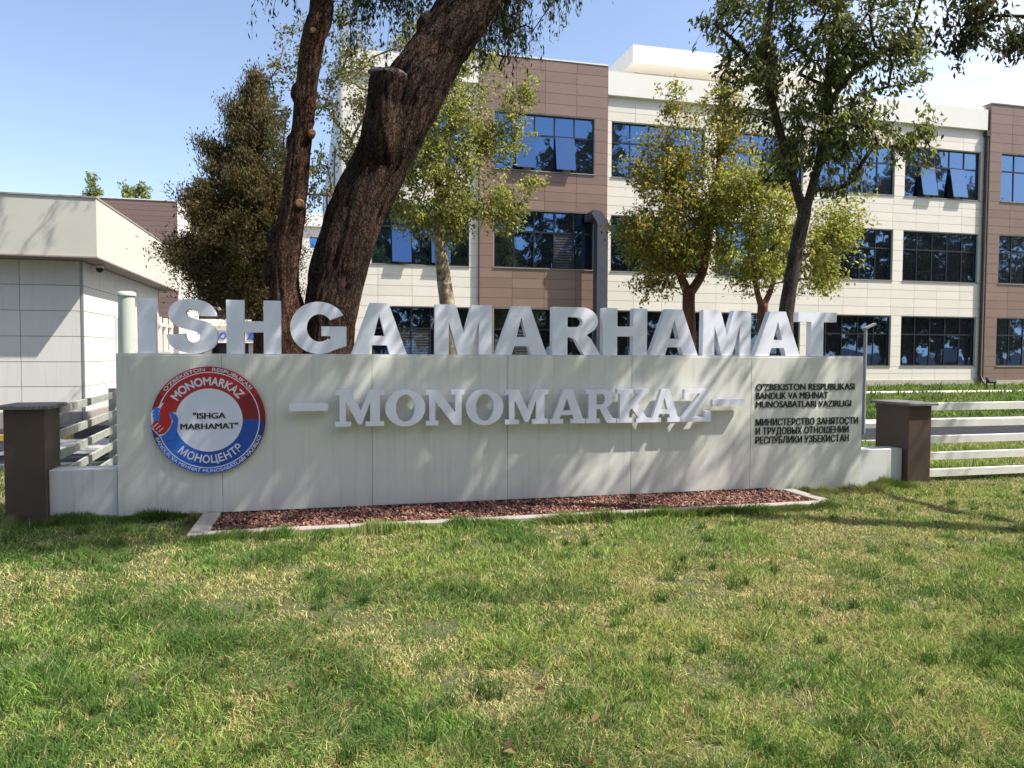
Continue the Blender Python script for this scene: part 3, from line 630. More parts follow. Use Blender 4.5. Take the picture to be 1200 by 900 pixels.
xa = at(562, 300, PY)[0]; xb = at(712.5, 100, PY)[0]
section(.62, xa-.02, BY, [(1.60, xa-.35)], 'cream', 'cream_back', cols=5, opens={(1, 0): (1, 3)})
bw0, bw1 = at(579, 200, PY)[0], at(697, 170, PY)[0]
section(xa, xb, PY, [(bw0, bw1)], 'brown', 'brown_back', top=12.42, cols=5, opens={(2, 0): (1, 3)})
cw = [(27.79-4.42*k-3.91, 27.79-4.42*k) for k in (3, 2, 1, 0)]
section(xb+.02, 28.02, BY, cw, 'cream', 'cream_back', opens={(2, 3): (1, 3)})
dx = at(1157, 300, BY-.17)[0]
dw = [(dx+.62+4.7*k, dx+.62+4.7*k+3.9) for k in range(3)]
section(dx, dx+15, BY-.17, dw, 'brown', 'brown_back', top=12.50)
# pick the 300 panels that show largest
def area(p):
    a = proj((p[0], p[2], p[4])); b_ = proj((p[1], p[2], p[3])); 
    if b_[0] < 0 or a[0] > 1200: return -1
    return abs((min(b_[0], 1200)-max(a[0], 0))*(b_[1]-a[1]))
panels.sort(key=area, reverse=True)
rest = {}
for i, (x0, x1, y, z0, z1, mt) in enumerate(panels):
    if i < 300: P0(panel('cladding_panel', mt, x0, x1, y, y+.03, z0, z1, None), bld)
    else: rest.setdefault(mt, MB()).box(x0, x1, y, y+.03, z0, z1)
for mt, b in rest.items(): P0(b.build('cladding', mt, None, kind='stuff'), bld)
# body, sides, roof
side = [(.60, BY+.05), (-.06, 52)]
b = MB(); b.add([(.60, BY+.42, .2), (-.06, 52, .2), (-.06, 52, 12.0), (.60, BY+.42, 12.0)], [(3, 2, 1, 0)])
b.add([(.60, BY+.42, .2), (.9, BY+.42, .2), (.9, BY+.42, 12.0), (.60, BY+.42, 12.0)], [(0, 1, 2, 3)])
b.add([(.60, BY+.42, 11.9), (43, BY+.42, 11.9), (43, 52, 11.9), (-.06, 52, 11.9)], [(0, 1, 2, 3)])
P0(b.build('side_wall', 'roofwhite', None), bld)
P0(MB().box(.60, .618, BY, BY+.42, .5, 11.14).build('corner_trim', 'roofwhite', None), bld)
for z0, z1 in ROWS:
    for yy in (33, 38, 43, 48):
        xx = .60-(yy-27)*.0264
        P0(MB().add([(xx-.03, yy, z0), (xx-.03-.05, yy+2.6, z0), (xx-.03-.05, yy+2.6, z1), (xx-.03, yy, z1)], [(3, 2, 1, 0)]).build('side_window', 'frame', None), bld)
P0(MB().add([(-.10, 46.5, .3), (-.02, 43.5, .3), (-.02, 43.5, 10.9), (-.10, 46.5, 10.9)], [(0, 1, 2, 3)]).build('stair_window', 'frame', None), bld)
P0(MB().box(.8, 42, BY+.6, BY+.65, .3, 11.8).build('inner_wall', 'dark', None), bld)
P0(MB().box(.60, xa-.01, BY-.12, BY+.5, 11.36, 12.14).build('parapet', 'roofwhite', None), bld)
P0(MB().box(xb+.01, dx-.12, BY-.12, BY+.5, 11.38, 12.26).build('parapet', 'roofwhite', None), bld)
P0(MB().box(.62, xa-.01, BY+.05, BY+.4, 11.14, 11.358).build('frieze', 'cream', None), bld)
P0(MB().box(xb+.01, 28.0, BY+.05, BY+.4, 11.14, 11.378).build('frieze', 'cream', None), bld)
P0(MB().box(xa-.012, xb+.012, PY-.02, PY+.5, 12.422, 12.47).build('coping', 'roofwhite', None), bld)
P0(MB().box(dx-.02, dx+15, BY-.20, BY+.3, 12.502, 12.55).build('coping', 'brown', None), bld)
P0(MB().box(xa-.012, xa-.002, PY+.002, BY+.1, .5, 12.42).box(xb+.002, xb+.012, PY+.002, BY+.1, .5, 12.42).build('corner_trim', 'brown', None), bld)
P0(MB().box(dx-.022, dx-.002, BY-.168, BY+.1, .5, 12.50).build('corner_trim', 'brown', None), bld)
P0(MB().box(xb+.3, dx, BY+.42, BY+.5, 9, 12.2).build('parapet_back', 'roofwhite', None), bld)
# penthouse with deep white fascia
pc = at(742, 52, 29.0); pz0, pz1 = 13.55, 14.27; pxr = at(1000, 90, 29.0)[0]
P0(MB().box(pc[0], pxr, 29.0, 41, pz0, pz1).build('penthouse_fascia', 'roofwhite', None), bld)
P0(MB().box(pc[0]+.5, pxr-.5, 30.0, 40, 11.9, pz0-.004).build('penthouse_wall', 'soffit', None), bld)
# plinth stones
n = 0
for a, b_, y in ((.6, xa, BY), (xa, xb, PY), (xb, dx-.02, BY), (dx-.02, dx+15, BY-.17)):
    k = max(1, round((b_-a)/1.2))
    for i in range(k): P0(panel('plinth_stone', 'plinth', a+(b_-a)*i/k+.006, a+(b_-a)*(i+1)/k-.006, y-.05, y+.3, .05, .515, None), bld)
# duct on the brown bay
dv = [(9.74, .2), (10.16, .2), (10.16, 6.50), (9.90, 6.84), (9.60, 6.90), (9.52, 6.74), (9.74, 6.42)]
yd = 26.1
b = MB(); nn = len(dv); b.add([(x, y, z) for y in (yd, yd+.42) for x, z in dv], [tuple(range(nn)), tuple(range(2*nn-1, nn-1, -1))]+[(k, k+nn, (k+1) % nn+nn, (k+1) % nn) for k in range(nn)])
P0(b.build('duct', 'duct', None), bld)
P0(MB().box(9.50, 9.86, yd+.1, PY, 6.55, 6.83).build('duct_elbow', 'duct', None), bld)
# rainwater pipe
P0(MB().tube([(dx-.13, BY-.10, 11.3), (dx-.13, BY-.10, .7), (dx-.15, BY-.28, .42)], [.075, .075, .09], 12).build('downpipe', 'pipe', None), bld)
P0(MB().box(dx-.23, dx-.03, BY-.20, BY-.02, 11.1, 11.35).build('hopper', 'pipe', None), bld)

# ------------------------------------------------------------------ far wing and brown block
FYY = 70.0
fw = thing('far_wing', 'distant white building with small blue windows and a blue lettered entrance canopy', 'building', (-6, FYY, .3))
fX = lambda px, py=300: float(at(px, py, FYY)[0]); fZ = lambda px, py: float(at(px, py, FYY)[2])
P0(MB().box(-22, .3, FYY+.3, FYY+14, .2, 13.2).build('body', 'cream_back', None), fw)
def fclad(x0, x1, z0, z1):
    P0(MB().box(x0, x1, FYY, FYY+.28, z0, z1).build('wall', 'cream', None), fw)
P0(MB().box(-22, .35, FYY-.3, FYY+.4, 12.9, 14.1).build('parapet', 'roofwhite', None), fw)
fclad(-22, .3, 11.98, 12.898); fclad(-22, .3, 8.5, 11.0); fclad(-22, .3, 5.3, 7.6); fclad(-22, .3, 3.35, 4.5)
fws = []
x = -14.9
while x < -.5: fws.append((x, x+1.3)); x += 2.72
for z0, z1 in ((11.0, 11.98), (7.6, 8.5)):
    px = -22
    for a, b_ in fws+[(.3, None)]:
        P0(MB().box(px, a, FYY+.01, FYY+.27, z0+.001, z1-.001).build('pier', 'cream', None), fw); px = b_
    for a, b_ in fws:
        o = P0(MB().box(a, b_, FYY+.12, FYY+.2, z0+.001, z0+.06).box(a, b_, FYY+.12, FYY+.2, z1-.06, z1-.001).box((a+b_)/2-.03, (a+b_)/2+.03, FYY+.121, FYY+.19, z0+.06, z1-.06).build('window', 'frame', None), fw)
        q = MB().box(a+.001, b_-.001, FYY+.2, FYY+.23, z0+.061, z1-.061).build('pane', 'glass_far', None); q.parent = o
q = P0(MB().box(-22, .3, FYY+.1, FYY+.2, 4.501, 5.299).build('window_band', 'frame', None), fw)
P0(MB().box(-22, .3, FYY+.15, FYY+.25, .25, 3.3).build('entrance_glass', 'frame', None), fw)
cb0, cb1 = fZ(260, 402), fZ(260, 388)
P0(MB().box(fX(200), fX(345), FYY-1.6, FYY-.01, cb0, cb1).build('canopy_sign', 'roofwhite', None), fw)
P0(MB().box(fX(196), fX(349), FYY-1.7, FYY-.01, cb1+.002, cb1+.42).build('canopy', 'soffit', None), fw)
for px in (214, 245, 296, 340): P0(MB().box(fX(px)-.28, fX(px)+.28, FYY-1.3, FYY-.8, .2, cb0-.003).build('column', 'plinth', None), fw)
cw_ = FYY-1.62
cx = lambda px: float(at(px, 395, cw_)[0]); cz = lambda py: float(at(260, py, cw_)[2])
for s, a, b_ in (('IO', 254.5, 265), ('XIZM', 289.5, 305)): P0(text_part(s, cx(a), cx(b_), cz(397.5), cz(389.5), cw_, .05, 'farblue', None, bold=.02), fw)
lr = (cx(234.5)-cx(214.5))/2; lc = (cx(224.5), cz(395.2))
b = MB(); b.add([(lc[0]+lr*math.cos(t*math.pi/16), cw_-.06, lc[1]+lr*math.sin(t*math.pi/16)) for t in range(32)], [tuple(range(32))])
lo_ = P0(b.build('logo', 'em_white', None), fw)
b = MB()
for s_a, s_b in ((20, 75), (105, 160)):
    pts = arc(0, 0, lr*.95, lr*.95, s_a, s_b, 8)+arc(0, 0, lr*.62, lr*.62, s_b, s_a, 8)
    for i in range(8): b.add([(lc[0]+p[0], cw_-.07, lc[1]+p[1]) for p in (pts[i], pts[i+1], pts[16-i], pts[17-i])], [(0, 1, 2, 3)])
t_ = b.build('logo_arc', 'farblue', None); t_.parent = lo_
t_ = text_part('A', lc[0]-lr*.4, lc[0]+lr*.4, lc[1]-lr*.5, lc[1]+lr*.45, cw_-.062, .01, 'farblue', None, bold=.03); t_.parent = lo_

bb = thing('brown_block', 'distant brown clad building block rising behind the small cream building roof', 'building', (-14, 60, .3))
bx0, bx1 = float(at(60, 232, 60)[0]), float(at(207.5, 236, 60)[0]); bt = 12.7
P0(MB().box(bx0, bx1-.03, 60.03, 69, .2, bt-.001).build('body', 'brown_back', None), bb)
P0(MB().box(bx1-.028, bx1, 60.03, 69.02, .2, bt-.001).build('side_wall', 'cream', None), bb)
nb = 0
rows_ = 26; hgt = (bt-3.0)/rows_
for r in range(rows_):
    P0(panel('cladding_course', 'brown', bx0, bx1, 60, 60.028, 3.0+hgt*r+.015, 3.0+hgt*(r+1)-.015, None), bb)
P0(MB().box(bx0-.05, bx1+.04, 59.95, 69.1, bt, bt+.08).build('coping', 'roofwhite', None), bb)
wa, wb = at(165.5, 268, 59.95), at(173.5, 273.5, 59.95)
o = P0(MB().box(wa[0], wb[0], 59.94, 59.99, wb[2], wa[2]).build('window', 'frame', None), bb)
q = MB().box(wa[0]+.05, wb[0]-.05, 59.92, 59.938, wb[2]+.05, wa[2]-.05).build('pane', 'glass_far', None); q.parent = o

# ------------------------------------------------------------------ small cream building on the left
kxc, kyc = -4.88, 17.26; kf = -4.44
ks = thing('small_building', 'single-storey cream panelled building with a deep pale fascia roof at the left', 'building', (-8, kyc, 0))
ft, fb = 4.67, 3.51
P0(MB().box(-14, kf, 16.67, 25.2, fb, ft).build('roof_fascia', 'fascia', None), ks)
P0(MB().box(-14.02, kf+.015, 16.65, 25.22, ft+.001, ft+.035).build('roof_trim', 'sill', None), ks)
P0(MB().box(-14.0, kf+.012, 16.655, 25.21, fb-.03, fb-.001).build('roof_trim', 'kioskplinth', None), ks)
P0(MB().box(-13.9, kxc-.035, kyc+.035, 24.8, -.2, fb-.032).build('body', 'cream_back', None), ks)
zr = [.28]+[float(at(60, y, kyc)[2]) for y in (453, 424, 394, 364, 334)]+[fb-.035]
zr[0] = float(at(60, 483, kyc)[2])
xr = [kxc-.04-1.12*k for k in range(8)]
for i in range(6):
    for k in range(7): P0(panel('wall_panel', 'kiosk', xr[k+1]+.006, xr[k]-.006, kyc, kyc+.034, zr[i]+.006, zr[i+1]-.006, None), ks)
    yy = kyc+.04
    for k in range(6):
        if i < 4 and k in (2,): continue
        P0(panel('wall_panel', 'kiosk', kxc-.034, kxc, yy+1.2*k+.006, yy+1.2*(k+1)-.006, zr[i]+.006, zr[i+1]-.006, None), ks)
P0(MB().box(kxc-.036, kxc+.008, kyc-.008, kyc+.036, -.1, fb-.036).build('corner_trim', 'lamp', None), ks)
for k in range(7): P0(panel('plinth_stone', 'kioskplinth', xr[k+1]+.004, xr[k]-.004, kyc-.05, kyc+.03, -.2, zr[0]-.004, None), ks)
for k in range(6): P0(panel('plinth_stone', 'kioskplinth', kxc-.03, kxc+.05, kyc+1.2*k+.042, kyc+1.2*(k+1)+.034, -.2, zr[0]-.004, None), ks)
P0(panel('plinth_stone', 'kioskplinth', kxc-.03, kxc+.05, kyc-.05, kyc+.038, -.2, zr[0]-.004, None), ks)
dy0 = kyc+2.44
dr = P0(MB().box(kxc-.02, kxc+.03, dy0+.02, dy0+.1, .25, 2.5).box(kxc-.02, kxc+.03, dy0+1.1, dy0+1.18, .25, 2.5).box(kxc-.02, kxc+.031, dy0+.1, dy0+1.1, 2.42, 2.5).build('door', 'rail', None), ks)
q = MB().box(kxc-.02, kxc-.01, dy0+.1, dy0+1.1, .25, 2.42).build('door_leaf', 'duct', None); q.parent = dr
cc = at(107, 313, 17.9)
cm = thing('security_camera', 'small dark dome security camera under the eave of the small cream building', 'camera', (-4.70, 17.9, 3.3))
P0(MB().tube([(-4.72, 17.9, 3.47), (-4.72, 17.9, 3.40)], [.085, .085], 16).build('mount', 'rail', None), cm)
P0(MB().tube([(-4.72, 17.9, 3.399), (-4.72, 17.9, 3.36), (-4.72, 17.9, 3.33), (-4.72, 17.9, 3.31)], [.075, .07, .05, .02], 16).build('dome', 'dark', None), cm)
# kerbs and things in the yard on the left
b = thing('yellow_kerb', 'worn yellow painted kerb along the foot of the small cream building', 'kerb', (-7, 15.3, 0))
for k in range(6): P0(MB().bbox(-4.55-1.0*(k+1)+.006, -4.55-1.0*k, 15.25, 15.42, -.03, .09, .01).build('kerb_stone', 'yellow', None), b)

# white parapet posts seen between the letters I and S
pst = thing('balustrade', 'cream balustrade with a handrail beside the small cream building, seen between letters I and S', 'railing', (-4.2, 23, 0))
for k in range(3):
    P0(MB().box(-4.42+.02, -4.31, 22.0+k*.75, 22.10+k*.75, .1, 2.55).build('baluster', 'kiosk', None), pst)
for z in (2.3, 1.2): P0(MB().box(-4.405, -4.315, 21.9, 23.7, z, z+.09).build('handrail', 'fascia', None), pst)

# ------------------------------------------------------------------ trees
def leaves(C, D, size, cols, wid=.5, droop=.3, fold=.25, seed=0):
    """C centres, D outward hints -> folded leaf quads (2 triangles each)"""
    r = np.random.default_rng(seed); n = len(C)
    ax = r.normal(size=(n, 3))+D*.8; ax[:, 2] -= droop*2; ax /= np.linalg.norm(ax, axis=1)[:, None]
    nr = r.normal(size=(n, 3)); nr[:, 2] += .8; sdv = np.cross(ax, nr); sdv /= np.linalg.norm(sdv, axis=1)[:, None]+1e-9
    up = np.cross(sdv, ax); L_ = size*r.uniform(.6, 1.3, (n, 1)); Wd = L_*wid
    a = C-ax*L_*.5; t = C+ax*L_*.5; m1 = C+sdv*Wd*.5+up*Wd*fold; m2 = C-sdv*Wd*.5+up*Wd*fold
    V = np.stack([a, m1, t, m2], 1).reshape(-1, 3); i = np.arange(n)[:, None]*4
    F = np.concatenate([i+np.array([[0, 1, 2]]), i+np.array([[0, 2, 3]])], 0)
    cols = np.array(cols); w = r.random(n); k = np.clip((w*len(cols)).astype(int), 0, len(cols)-1)
    c = cols[k]*r.uniform(.65, 1.35, (n, 1)); return V, F, np.repeat(c, 4, 0)
def bark_tube(b, pts, rad, n, mi=0, amp=.10, seed=0, step=.06, twist=2.2, fur=0.0):
    """thick trunk with ridged uneven bark"""
    P_ = catmull([tuple(p)+(r_,) for p, r_ in zip(pts, rad)], 12); P_ = np.array(P_)
    dist = np.concatenate([[0], np.cumsum(np.linalg.norm(np.diff(P_[:, :3], axis=0), axis=1))])
    m_ = max(4, int(dist[-1]/step)); s = np.linspace(0, dist[-1], m_)
    Q = np.stack([np.interp(s, dist, P_[:, k]) for k in range(4)], 1)
    T = np.gradient(Q[:, :3], axis=0); T /= np.linalg.norm(T, axis=1)[:, None]
    th = np.arange(n)/n*2*np.pi; V = []
    for i in range(m_):
        a = np.cross(T[i], (0.1, 1, 0.05)); a /= np.linalg.norm(a); c = np.cross(T[i], a)
        u = th/(2*np.pi)*n*.30; sv = s[i]
        w_ = np.minimum(th, 2*np.pi-th)
        d = (vnoise(w_*4.5+sv*.25*twist, sv*1.6+0*w_, 1.0, seed+1)-.5)*1.0+(np.abs(vnoise(w_*11+sv*.5*twist, sv*3.0+0*w_, 1.0, seed+2)-.5)*2-.5)*.55+(vnoise(w_*1.2, sv*1.1+0*w_, 1.0, seed+3)-.5)*1.3-fur*np.clip(1-np.abs(vnoise(w_*8+sv*.35*twist, sv*1.3+0*w_, 1.0, seed+5)-.5)*7, 0, 1)+fur*.5*(vnoise(w_*24+sv*.6, sv*5+0*w_, 1.0, seed+6)-.5)
        rr_ = Q[i, 3]*(1+amp*d)
        V.append(Q[i, :3]+rr_[:, None]*(np.cos(th)[:, None]*a+np.sin(th)[:, None]*c))
    V = np.concatenate(V); f = []
    for i in range(m_-1):
        for k in range(n): f.append((i*n+k, i*n+(k+1) % n, (i+1)*n+(k+1) % n, (i+1)*n+k))
    f.append(tuple(range(n-1, -1, -1))); f.append(tuple((m_-1)*n+k for k in range(n)))
    b.add(V, f, mi, True)
def grow(nodes, par, attr, seed, jit=.05, step=.35, up_pen=.6):
    r = np.random.default_rng(seed)
    N = [np.array(p, float) for p in nodes]; Pn = list(par); leafn = []
    base = N[0]
    order = np.argsort(np.linalg.norm(attr-np.array(nodes[-1]), axis=1)*.6+np.linalg.norm(attr-base, axis=1))
    for idx in order:
        a = attr[idx]; A = np.array(N); d = a-A; dist = np.linalg.norm(d, axis=1)
        pen = dist+up_pen*np.maximum(0, A[:, 2]-a[2]+.1)
        pen[:1] += .5
        j = int(np.argmin(pen)); k = max(1, int(dist[j]/step)); p = j
        for q in range(1, k+1):
            t = q/k; pt = N[j]*(1-t)+a*t+np.array((0, 0, 1))*0.10*dist[j]*math.sin(math.pi*t)*.6
            if q < k: pt = pt+r.normal(0, jit, 3)*min(1, dist[j])
            N.append(pt); Pn.append(p); p = len(N)-1
        leafn.append(p)
    return N, Pn, leafn
def make_tree(name, label, cat, stems, ells, nleaf, lsize, cols, bark, seed, n_att=120, spread=.28, wid=.5, droop=.3, tw=.006, rmax=.07, group=None, amp=.10, crown_name='crown', trunk_sides=20, step=.06, shell=.0, leaf_ratio=None, extra=None, trunk_mats=None, up_pen=.6):
    """stems: list of (pts, radii); ells: (centre, radii xyz, weight)"""
    base = stems[0][0][0]
    t = thing(name, label, cat, (float(base[0]), float(base[1]), float(base[2])), group)
    tb = MB()
    nodes, par = [], []
    for k, (pts, rad) in enumerate(stems):
        bark_tube(tb, pts, rad, trunk_sides, 0, amp, seed+k*7, step)
        P_ = [p[:3] for p in catmull([tuple(map(float, p)) for p in pts], 5)]
        s0 = len(nodes)
        for i, p in enumerate(P_):
            if k == 0 and i < len(P_)*.45 and len(stems) == 1: pass
            nodes.append(p); par.append(len(nodes)-2 if i else (0 if k else -1))
        # stems join at their first point
    r = np.random.default_rng(seed); wts = np.array([e[2] for e in ells], float); wts /= wts.sum()
    att = []
    for e, w in zip(ells, wts):
        m_ = max(1, int(round(n_att*w))); d = r.normal(size=(m_, 3)); d /= np.linalg.norm(d, axis=1)[:, None]
        rad = (shell+(1-shell)*r.random((m_, 1)))**(1/3)
        att.append(np.array(e[0])+d*rad*np.array(e[1]))
    att = np.concatenate(att)
    nst = len(nodes)
    allow = [p for p in nodes]
    N, Pn, lf_ = grow(allow, par, att, seed, up_pen=up_pen)
    cnt = np.zeros(len(N))
    for q in lf_: cnt[q] += 1
    for i in range(len(N)-1, nst-1, -1): cnt[Pn[i]] += cnt[i]
    br = MB()
    ch = {}
    for i in range(nst, len(N)):
        j = Pn[i]; r0 = min(rmax, tw*max(cnt[i], 1)**.5*1.25); r1 = min(rmax, tw*max(cnt[i], 1)**.5)
        if j < nst: r0 = r1*1.25
        br.tube([N[j], N[i]], [r0, r1], 5 if r1 > .012 else 4, 0, caps=False)
    P0(tb.build('trunk', trunk_mats or bark, None), t)
    # leaves clumped round twig ends and along the twigs
    tips = np.array([N[q] for q in lf_]); prev = np.array([N[Pn[q]] for q in lf_])
    k = r.integers(0, len(tips), nleaf); tt = r.random((nleaf, 1))**.6
    # sub clumps give light and dark masses with gaps between
    sub = r.normal(size=(len(tips), 5, 3))*spread; si = r.integers(0, 5, nleaf)
    C = prev[k]*(1-tt)+tips[k]*tt+sub[k, si]*.9+r.normal(size=(nleaf, 3))*spread*.38
    cen = att.mean(0); D = C-cen; D /= np.linalg.norm(D, axis=1)[:, None]+1e-6
    # fine twigs to the sub clumps
    for a in range(len(tips)):
        for q in range(5): br.tube([prev[a]*.3+tips[a]*.7, tips[a]+sub[a, q]*.9], [tw*.8, tw*.4], 3, 0, caps=False)
    P0(br.build('branches', bark, None), t)
    V, F, c = leaves(C, D, lsize, cols, wid, droop, seed=seed)
    me = bigmesh(crown_name, V, F, c); o = link(crown_name, me, 'leaf', None, kind='stuff'); P0(o, t)
    if extra: extra(t)
    return t
def E(px, py, Y, rx, ry, rd, w=None):
    c = at(px, py, Y); k = pxm(c); w = w or rx*ry*rd
    return (c, (rx/k, rd, ry/k), w)
def stem(pl, Y):
    pts, rad = [], []
    for q in pl:
        px, py, w = q[:3]; yy = Y+(q[3] if len(q) > 3 else 0)
        c = at(px, py, yy); pts.append(c); rad.append(w/2/pxm(c))
    return pts, rad
GRN = [(.055, .085, .022), (.075, .11, .025), (.04, .065, .02), (.10, .125, .035), (.13, .13, .045)]

# twin-trunk old tree right behind the sign
def old_tree():
    YT = 9.5
    base = at(352, 414, YT)
    s1 = stem([(366, 500, 88), (376, 440, 72), (381, 395, 60), (389, 350, 58), (401, 300, 60), (419, 250, 62), (442, 200, 64), (464, 150, 68), (487, 100, 69), (518, 52, 62), (552, 2, 64), (585, -60, 60), (610, -150, 52), (640, -300, 36)], YT)
    s2 = stem([(342, 500, 74), (338, 414, 58), (336, 372, 48), (333, 340, 36), (334, 300, 32), (343, 250, 28), (348.5, 200, 27), (355, 150, 26), (360, 100, 26), (367, 50, 27), (377, 12, 28), (374, -40, 23), (370, -110, 22), (350, -260, 14)], YT)
    s3 = stem([(505, 70, 30, -.05), (540, 40, 40, -.1)], YT)
    t = thing('old_tree', 'old dark twin-trunked tree with furrowed bark leaning right, rising behind the letters H G', 'tree', (float(base[0]), YT, 0))
    b = MB(); s1[0][0][2] = -.1; bark_tube(b, s1[0], s1[1], 150, 0, .13, 11, .018, fur=.62)
    P0(b.build('trunk', 'bark_dark', None, label='thick leaning trunk with a sawn-off stub'), t)
    b = MB(); s2[0][0][2] = -.1; bark_tube(b, s2[0], s2[1], 90, 0, .15, 31, .016, fur=.7)
    P0(b.build('trunk', 'bark_slim', None, label='slender upright trunk with small cut knots'), t)
    # sawn stub on the left of the thick trunk
    st = stem([(440, 235, 14, -.0), (449, 180, 54, -.10), (453, 130, 47, -.20), (458, 90, 45, -.24)], YT)
    b = MB(); bark_tube(b, st[0], st[1], 90, 0, .13, 51, .018, fur=.6); P0(b.build('stub', 'bark_dark', None), t)
    a_, e_ = np.array(st[0][2]), np.array(st[0][3]); d_ = (e_-a_)/np.linalg.norm(e_-a_)
    b = MB(); bark_tube(b, [e_-d_*.01, e_+d_*.03, e_+d_*.05, e_+d_*.085], [st[1][3]*.97, st[1][3]*.98, st[1][3]*.90, st[1][3]*.62], 60, 0, .30, 71, .012, fur=.7); P0(b.build('cut_face', 'oldcut', None), t)
    for (px, py, w, dirx) in ((350.5, 239, 9, .3), (364, 156, 7, .8), (365, 36, 6, .7)):
        c = at(px, py, YT-.15); rr_ = w/2/pxm(c)
        b = MB(); b.tube([c+np.array((0, .1, 0)), c+np.array((dirx*.03, -.005, .01)), c+np.array((dirx*.03, -.012, .01))], [rr_*1.35, rr_*1.15, rr_*.85], 12); P0(b.build('cut_knot', 'cutwood', None), t)
    # burls
    for (px, py, w) in ((505, 35, 34), (520, 15, 26), (325, 282, 26), (322, 318, 30), (345, 168, 20), (350, 110, 20)):
        b = MB(); c = at(px, py, YT+(.02 if px > 400 else .05)); rr_ = w/2/pxm(c)
        th_ = np.linspace(0, 2*np.pi, 17)[:-1]; V = []; f = []
        for i in range(9):
            ph = math.pi*i/8
            for k in th_:
                V.append(c+rr_*(1+.25*(vnoise(np.array([k*2]), np.array([ph*3+px]), 1.)[0]-.5))*np.array((math.sin(ph)*math.cos(k), math.sin(ph)*math.sin(k)*.9, math.cos(ph)*1.25)))
        for i in range(8):
            for k in range(16): f.append((i*16+k, i*16+(k+1) % 16, (i+1)*16+(k+1) % 16, (i+1)*16+k))
        b.add(V, f, 0, True)
        P0(b.build('burl', 'bark_dark', None), t)
    # crown: mostly above the frame, with hanging sprays that reach into it
    r = np.random.default_rng(5)
    nodes = [np.array(p) for p in s1[0]]+[np.array(p) for p in s2[0]]
    ells = [E(590, 8, YT+.6, 52, 36, .7, 17), E(455, -5, YT+.5, 65, 38, .7, 12), E(560, -70, YT, 150, 55, 1.4, 30), E(330, -25, YT+.3, 24, 16, .5, 2), E(420, -120, YT+.8, 140, 70, 1.6, 30),
            ((-1.6, 12.2, 9.6), (3.0, 2.2, 1.5), 34), ((2.5, 9.8, 9.0), (2.6, 2.6, 1.4), 26), ((-4.4, 14.7, 9.5), (3.4, 1.4, 1.2), 26)]
    att = []
    for e in ells:
        m_ = int(e[2]*1.5); d = r.normal(size=(m_, 3)); d /= np.linalg.norm(d, axis=1)[:, None]; att.append(np.array(e[0])+d*r.random((m_, 1))**(1/3)*np.array(e[1]))
    att = np.concatenate(att)
    st_n = [s1[0][-4], s1[0][-3], s1[0][-2], s1[0][-1], s2[0][-3], s2[0][-2], s2[0][-1]]
    N, Pn, lf_ = grow(st_n, [-1, 0, 1, 2, -1, 4, 5], att, 5, up_pen=0.0)
    cnt = np.zeros(len(N)); 
    for q in lf_: cnt[q] += 1
    for i in range(len(N)-1, 6, -1): cnt[Pn[i]] += cnt[i]
    br = MB()
    for i in range(7, len(N)):
        j = Pn[i]; r1 = min(.09, .006*max(cnt[i], 1)**.5); br.tube([N[j], N[i]], [r1*1.2, r1], 5, 0, caps=False)
    tips = np.array([N[q] for q in lf_]); nl = 31000
    # drooping strings of narrow leaves
    per = nl//len(tips); C = []
    for a in tips:
        for q in range(9):
            e = a+r.normal(0, .16, 3); ln = r.uniform(.18, .42); c0_ = a*.5+e*.5
            br.tube([a, e, e-np.array((0, 0, ln))], [.004, .003, .0015], 3, 0, caps=False)
            u = r.random((per//9, 1)); C.append(e-np.array((0, 0, 1))*ln*u+r.normal(0, .028, (per//9, 3)))
    C = np.concatenate(C)
    P0(br.build('branches', 'bark_slim', None), t)
    V, F, c = leaves(C, np.zeros_like(C)+np.array((0, 0, -.4)), .085, [(.035, .06, .022), (.05, .075, .025), (.065, .09, .03)], .28, .9, seed=5)
    P0(link('crown', bigmesh('crown', V, F, c), 'leaf', None, kind='stuff'), t)
old_tree()

YEL = [(.28, .31, .065), (.38, .38, .08), (.20, .25, .055), (.48, .42, .10), (.14, .19, .045)]
PALE = [(.20, .22, .08), (.26, .25, .09), (.14, .17, .06), (.30, .24, .07)]
# thin pale tree whose twigs show round the slender trunk
c = at(400, 414, 12.5)
make_tree('thin_tree', 'thin pale-leaved tree with sparse yellowing twigs behind the slender trunk', 'tree',
          [stem([(384, 500, 17), (384, 414, 15), (398, 330, 12), (418, 250, 11), (442, 190, 9), (462, 120, 6)], 12.6)],
          [E(340, 110, 12.5, 28, 60, .6, 2), E(420, 120, 12.6, 50, 60, .6, 5), E(400, 50, 12.6, 60, 35, .6, 3.5), E(430, 185, 12.6, 36, 30, .5, 1.5), E(370, 215, 12.6, 24, 40, .4, 1.5), E(480, 40, 12.6, 30, 30, .5, 1.5), E(325, 190, 12.6, 14, 40, .4, 1)],
          8000, .062, PALE, 'bark_plane', 3, n_att=110, spread=.11, droop=.35, tw=.004, rmax=.022, trunk_sides=14, step=.15)
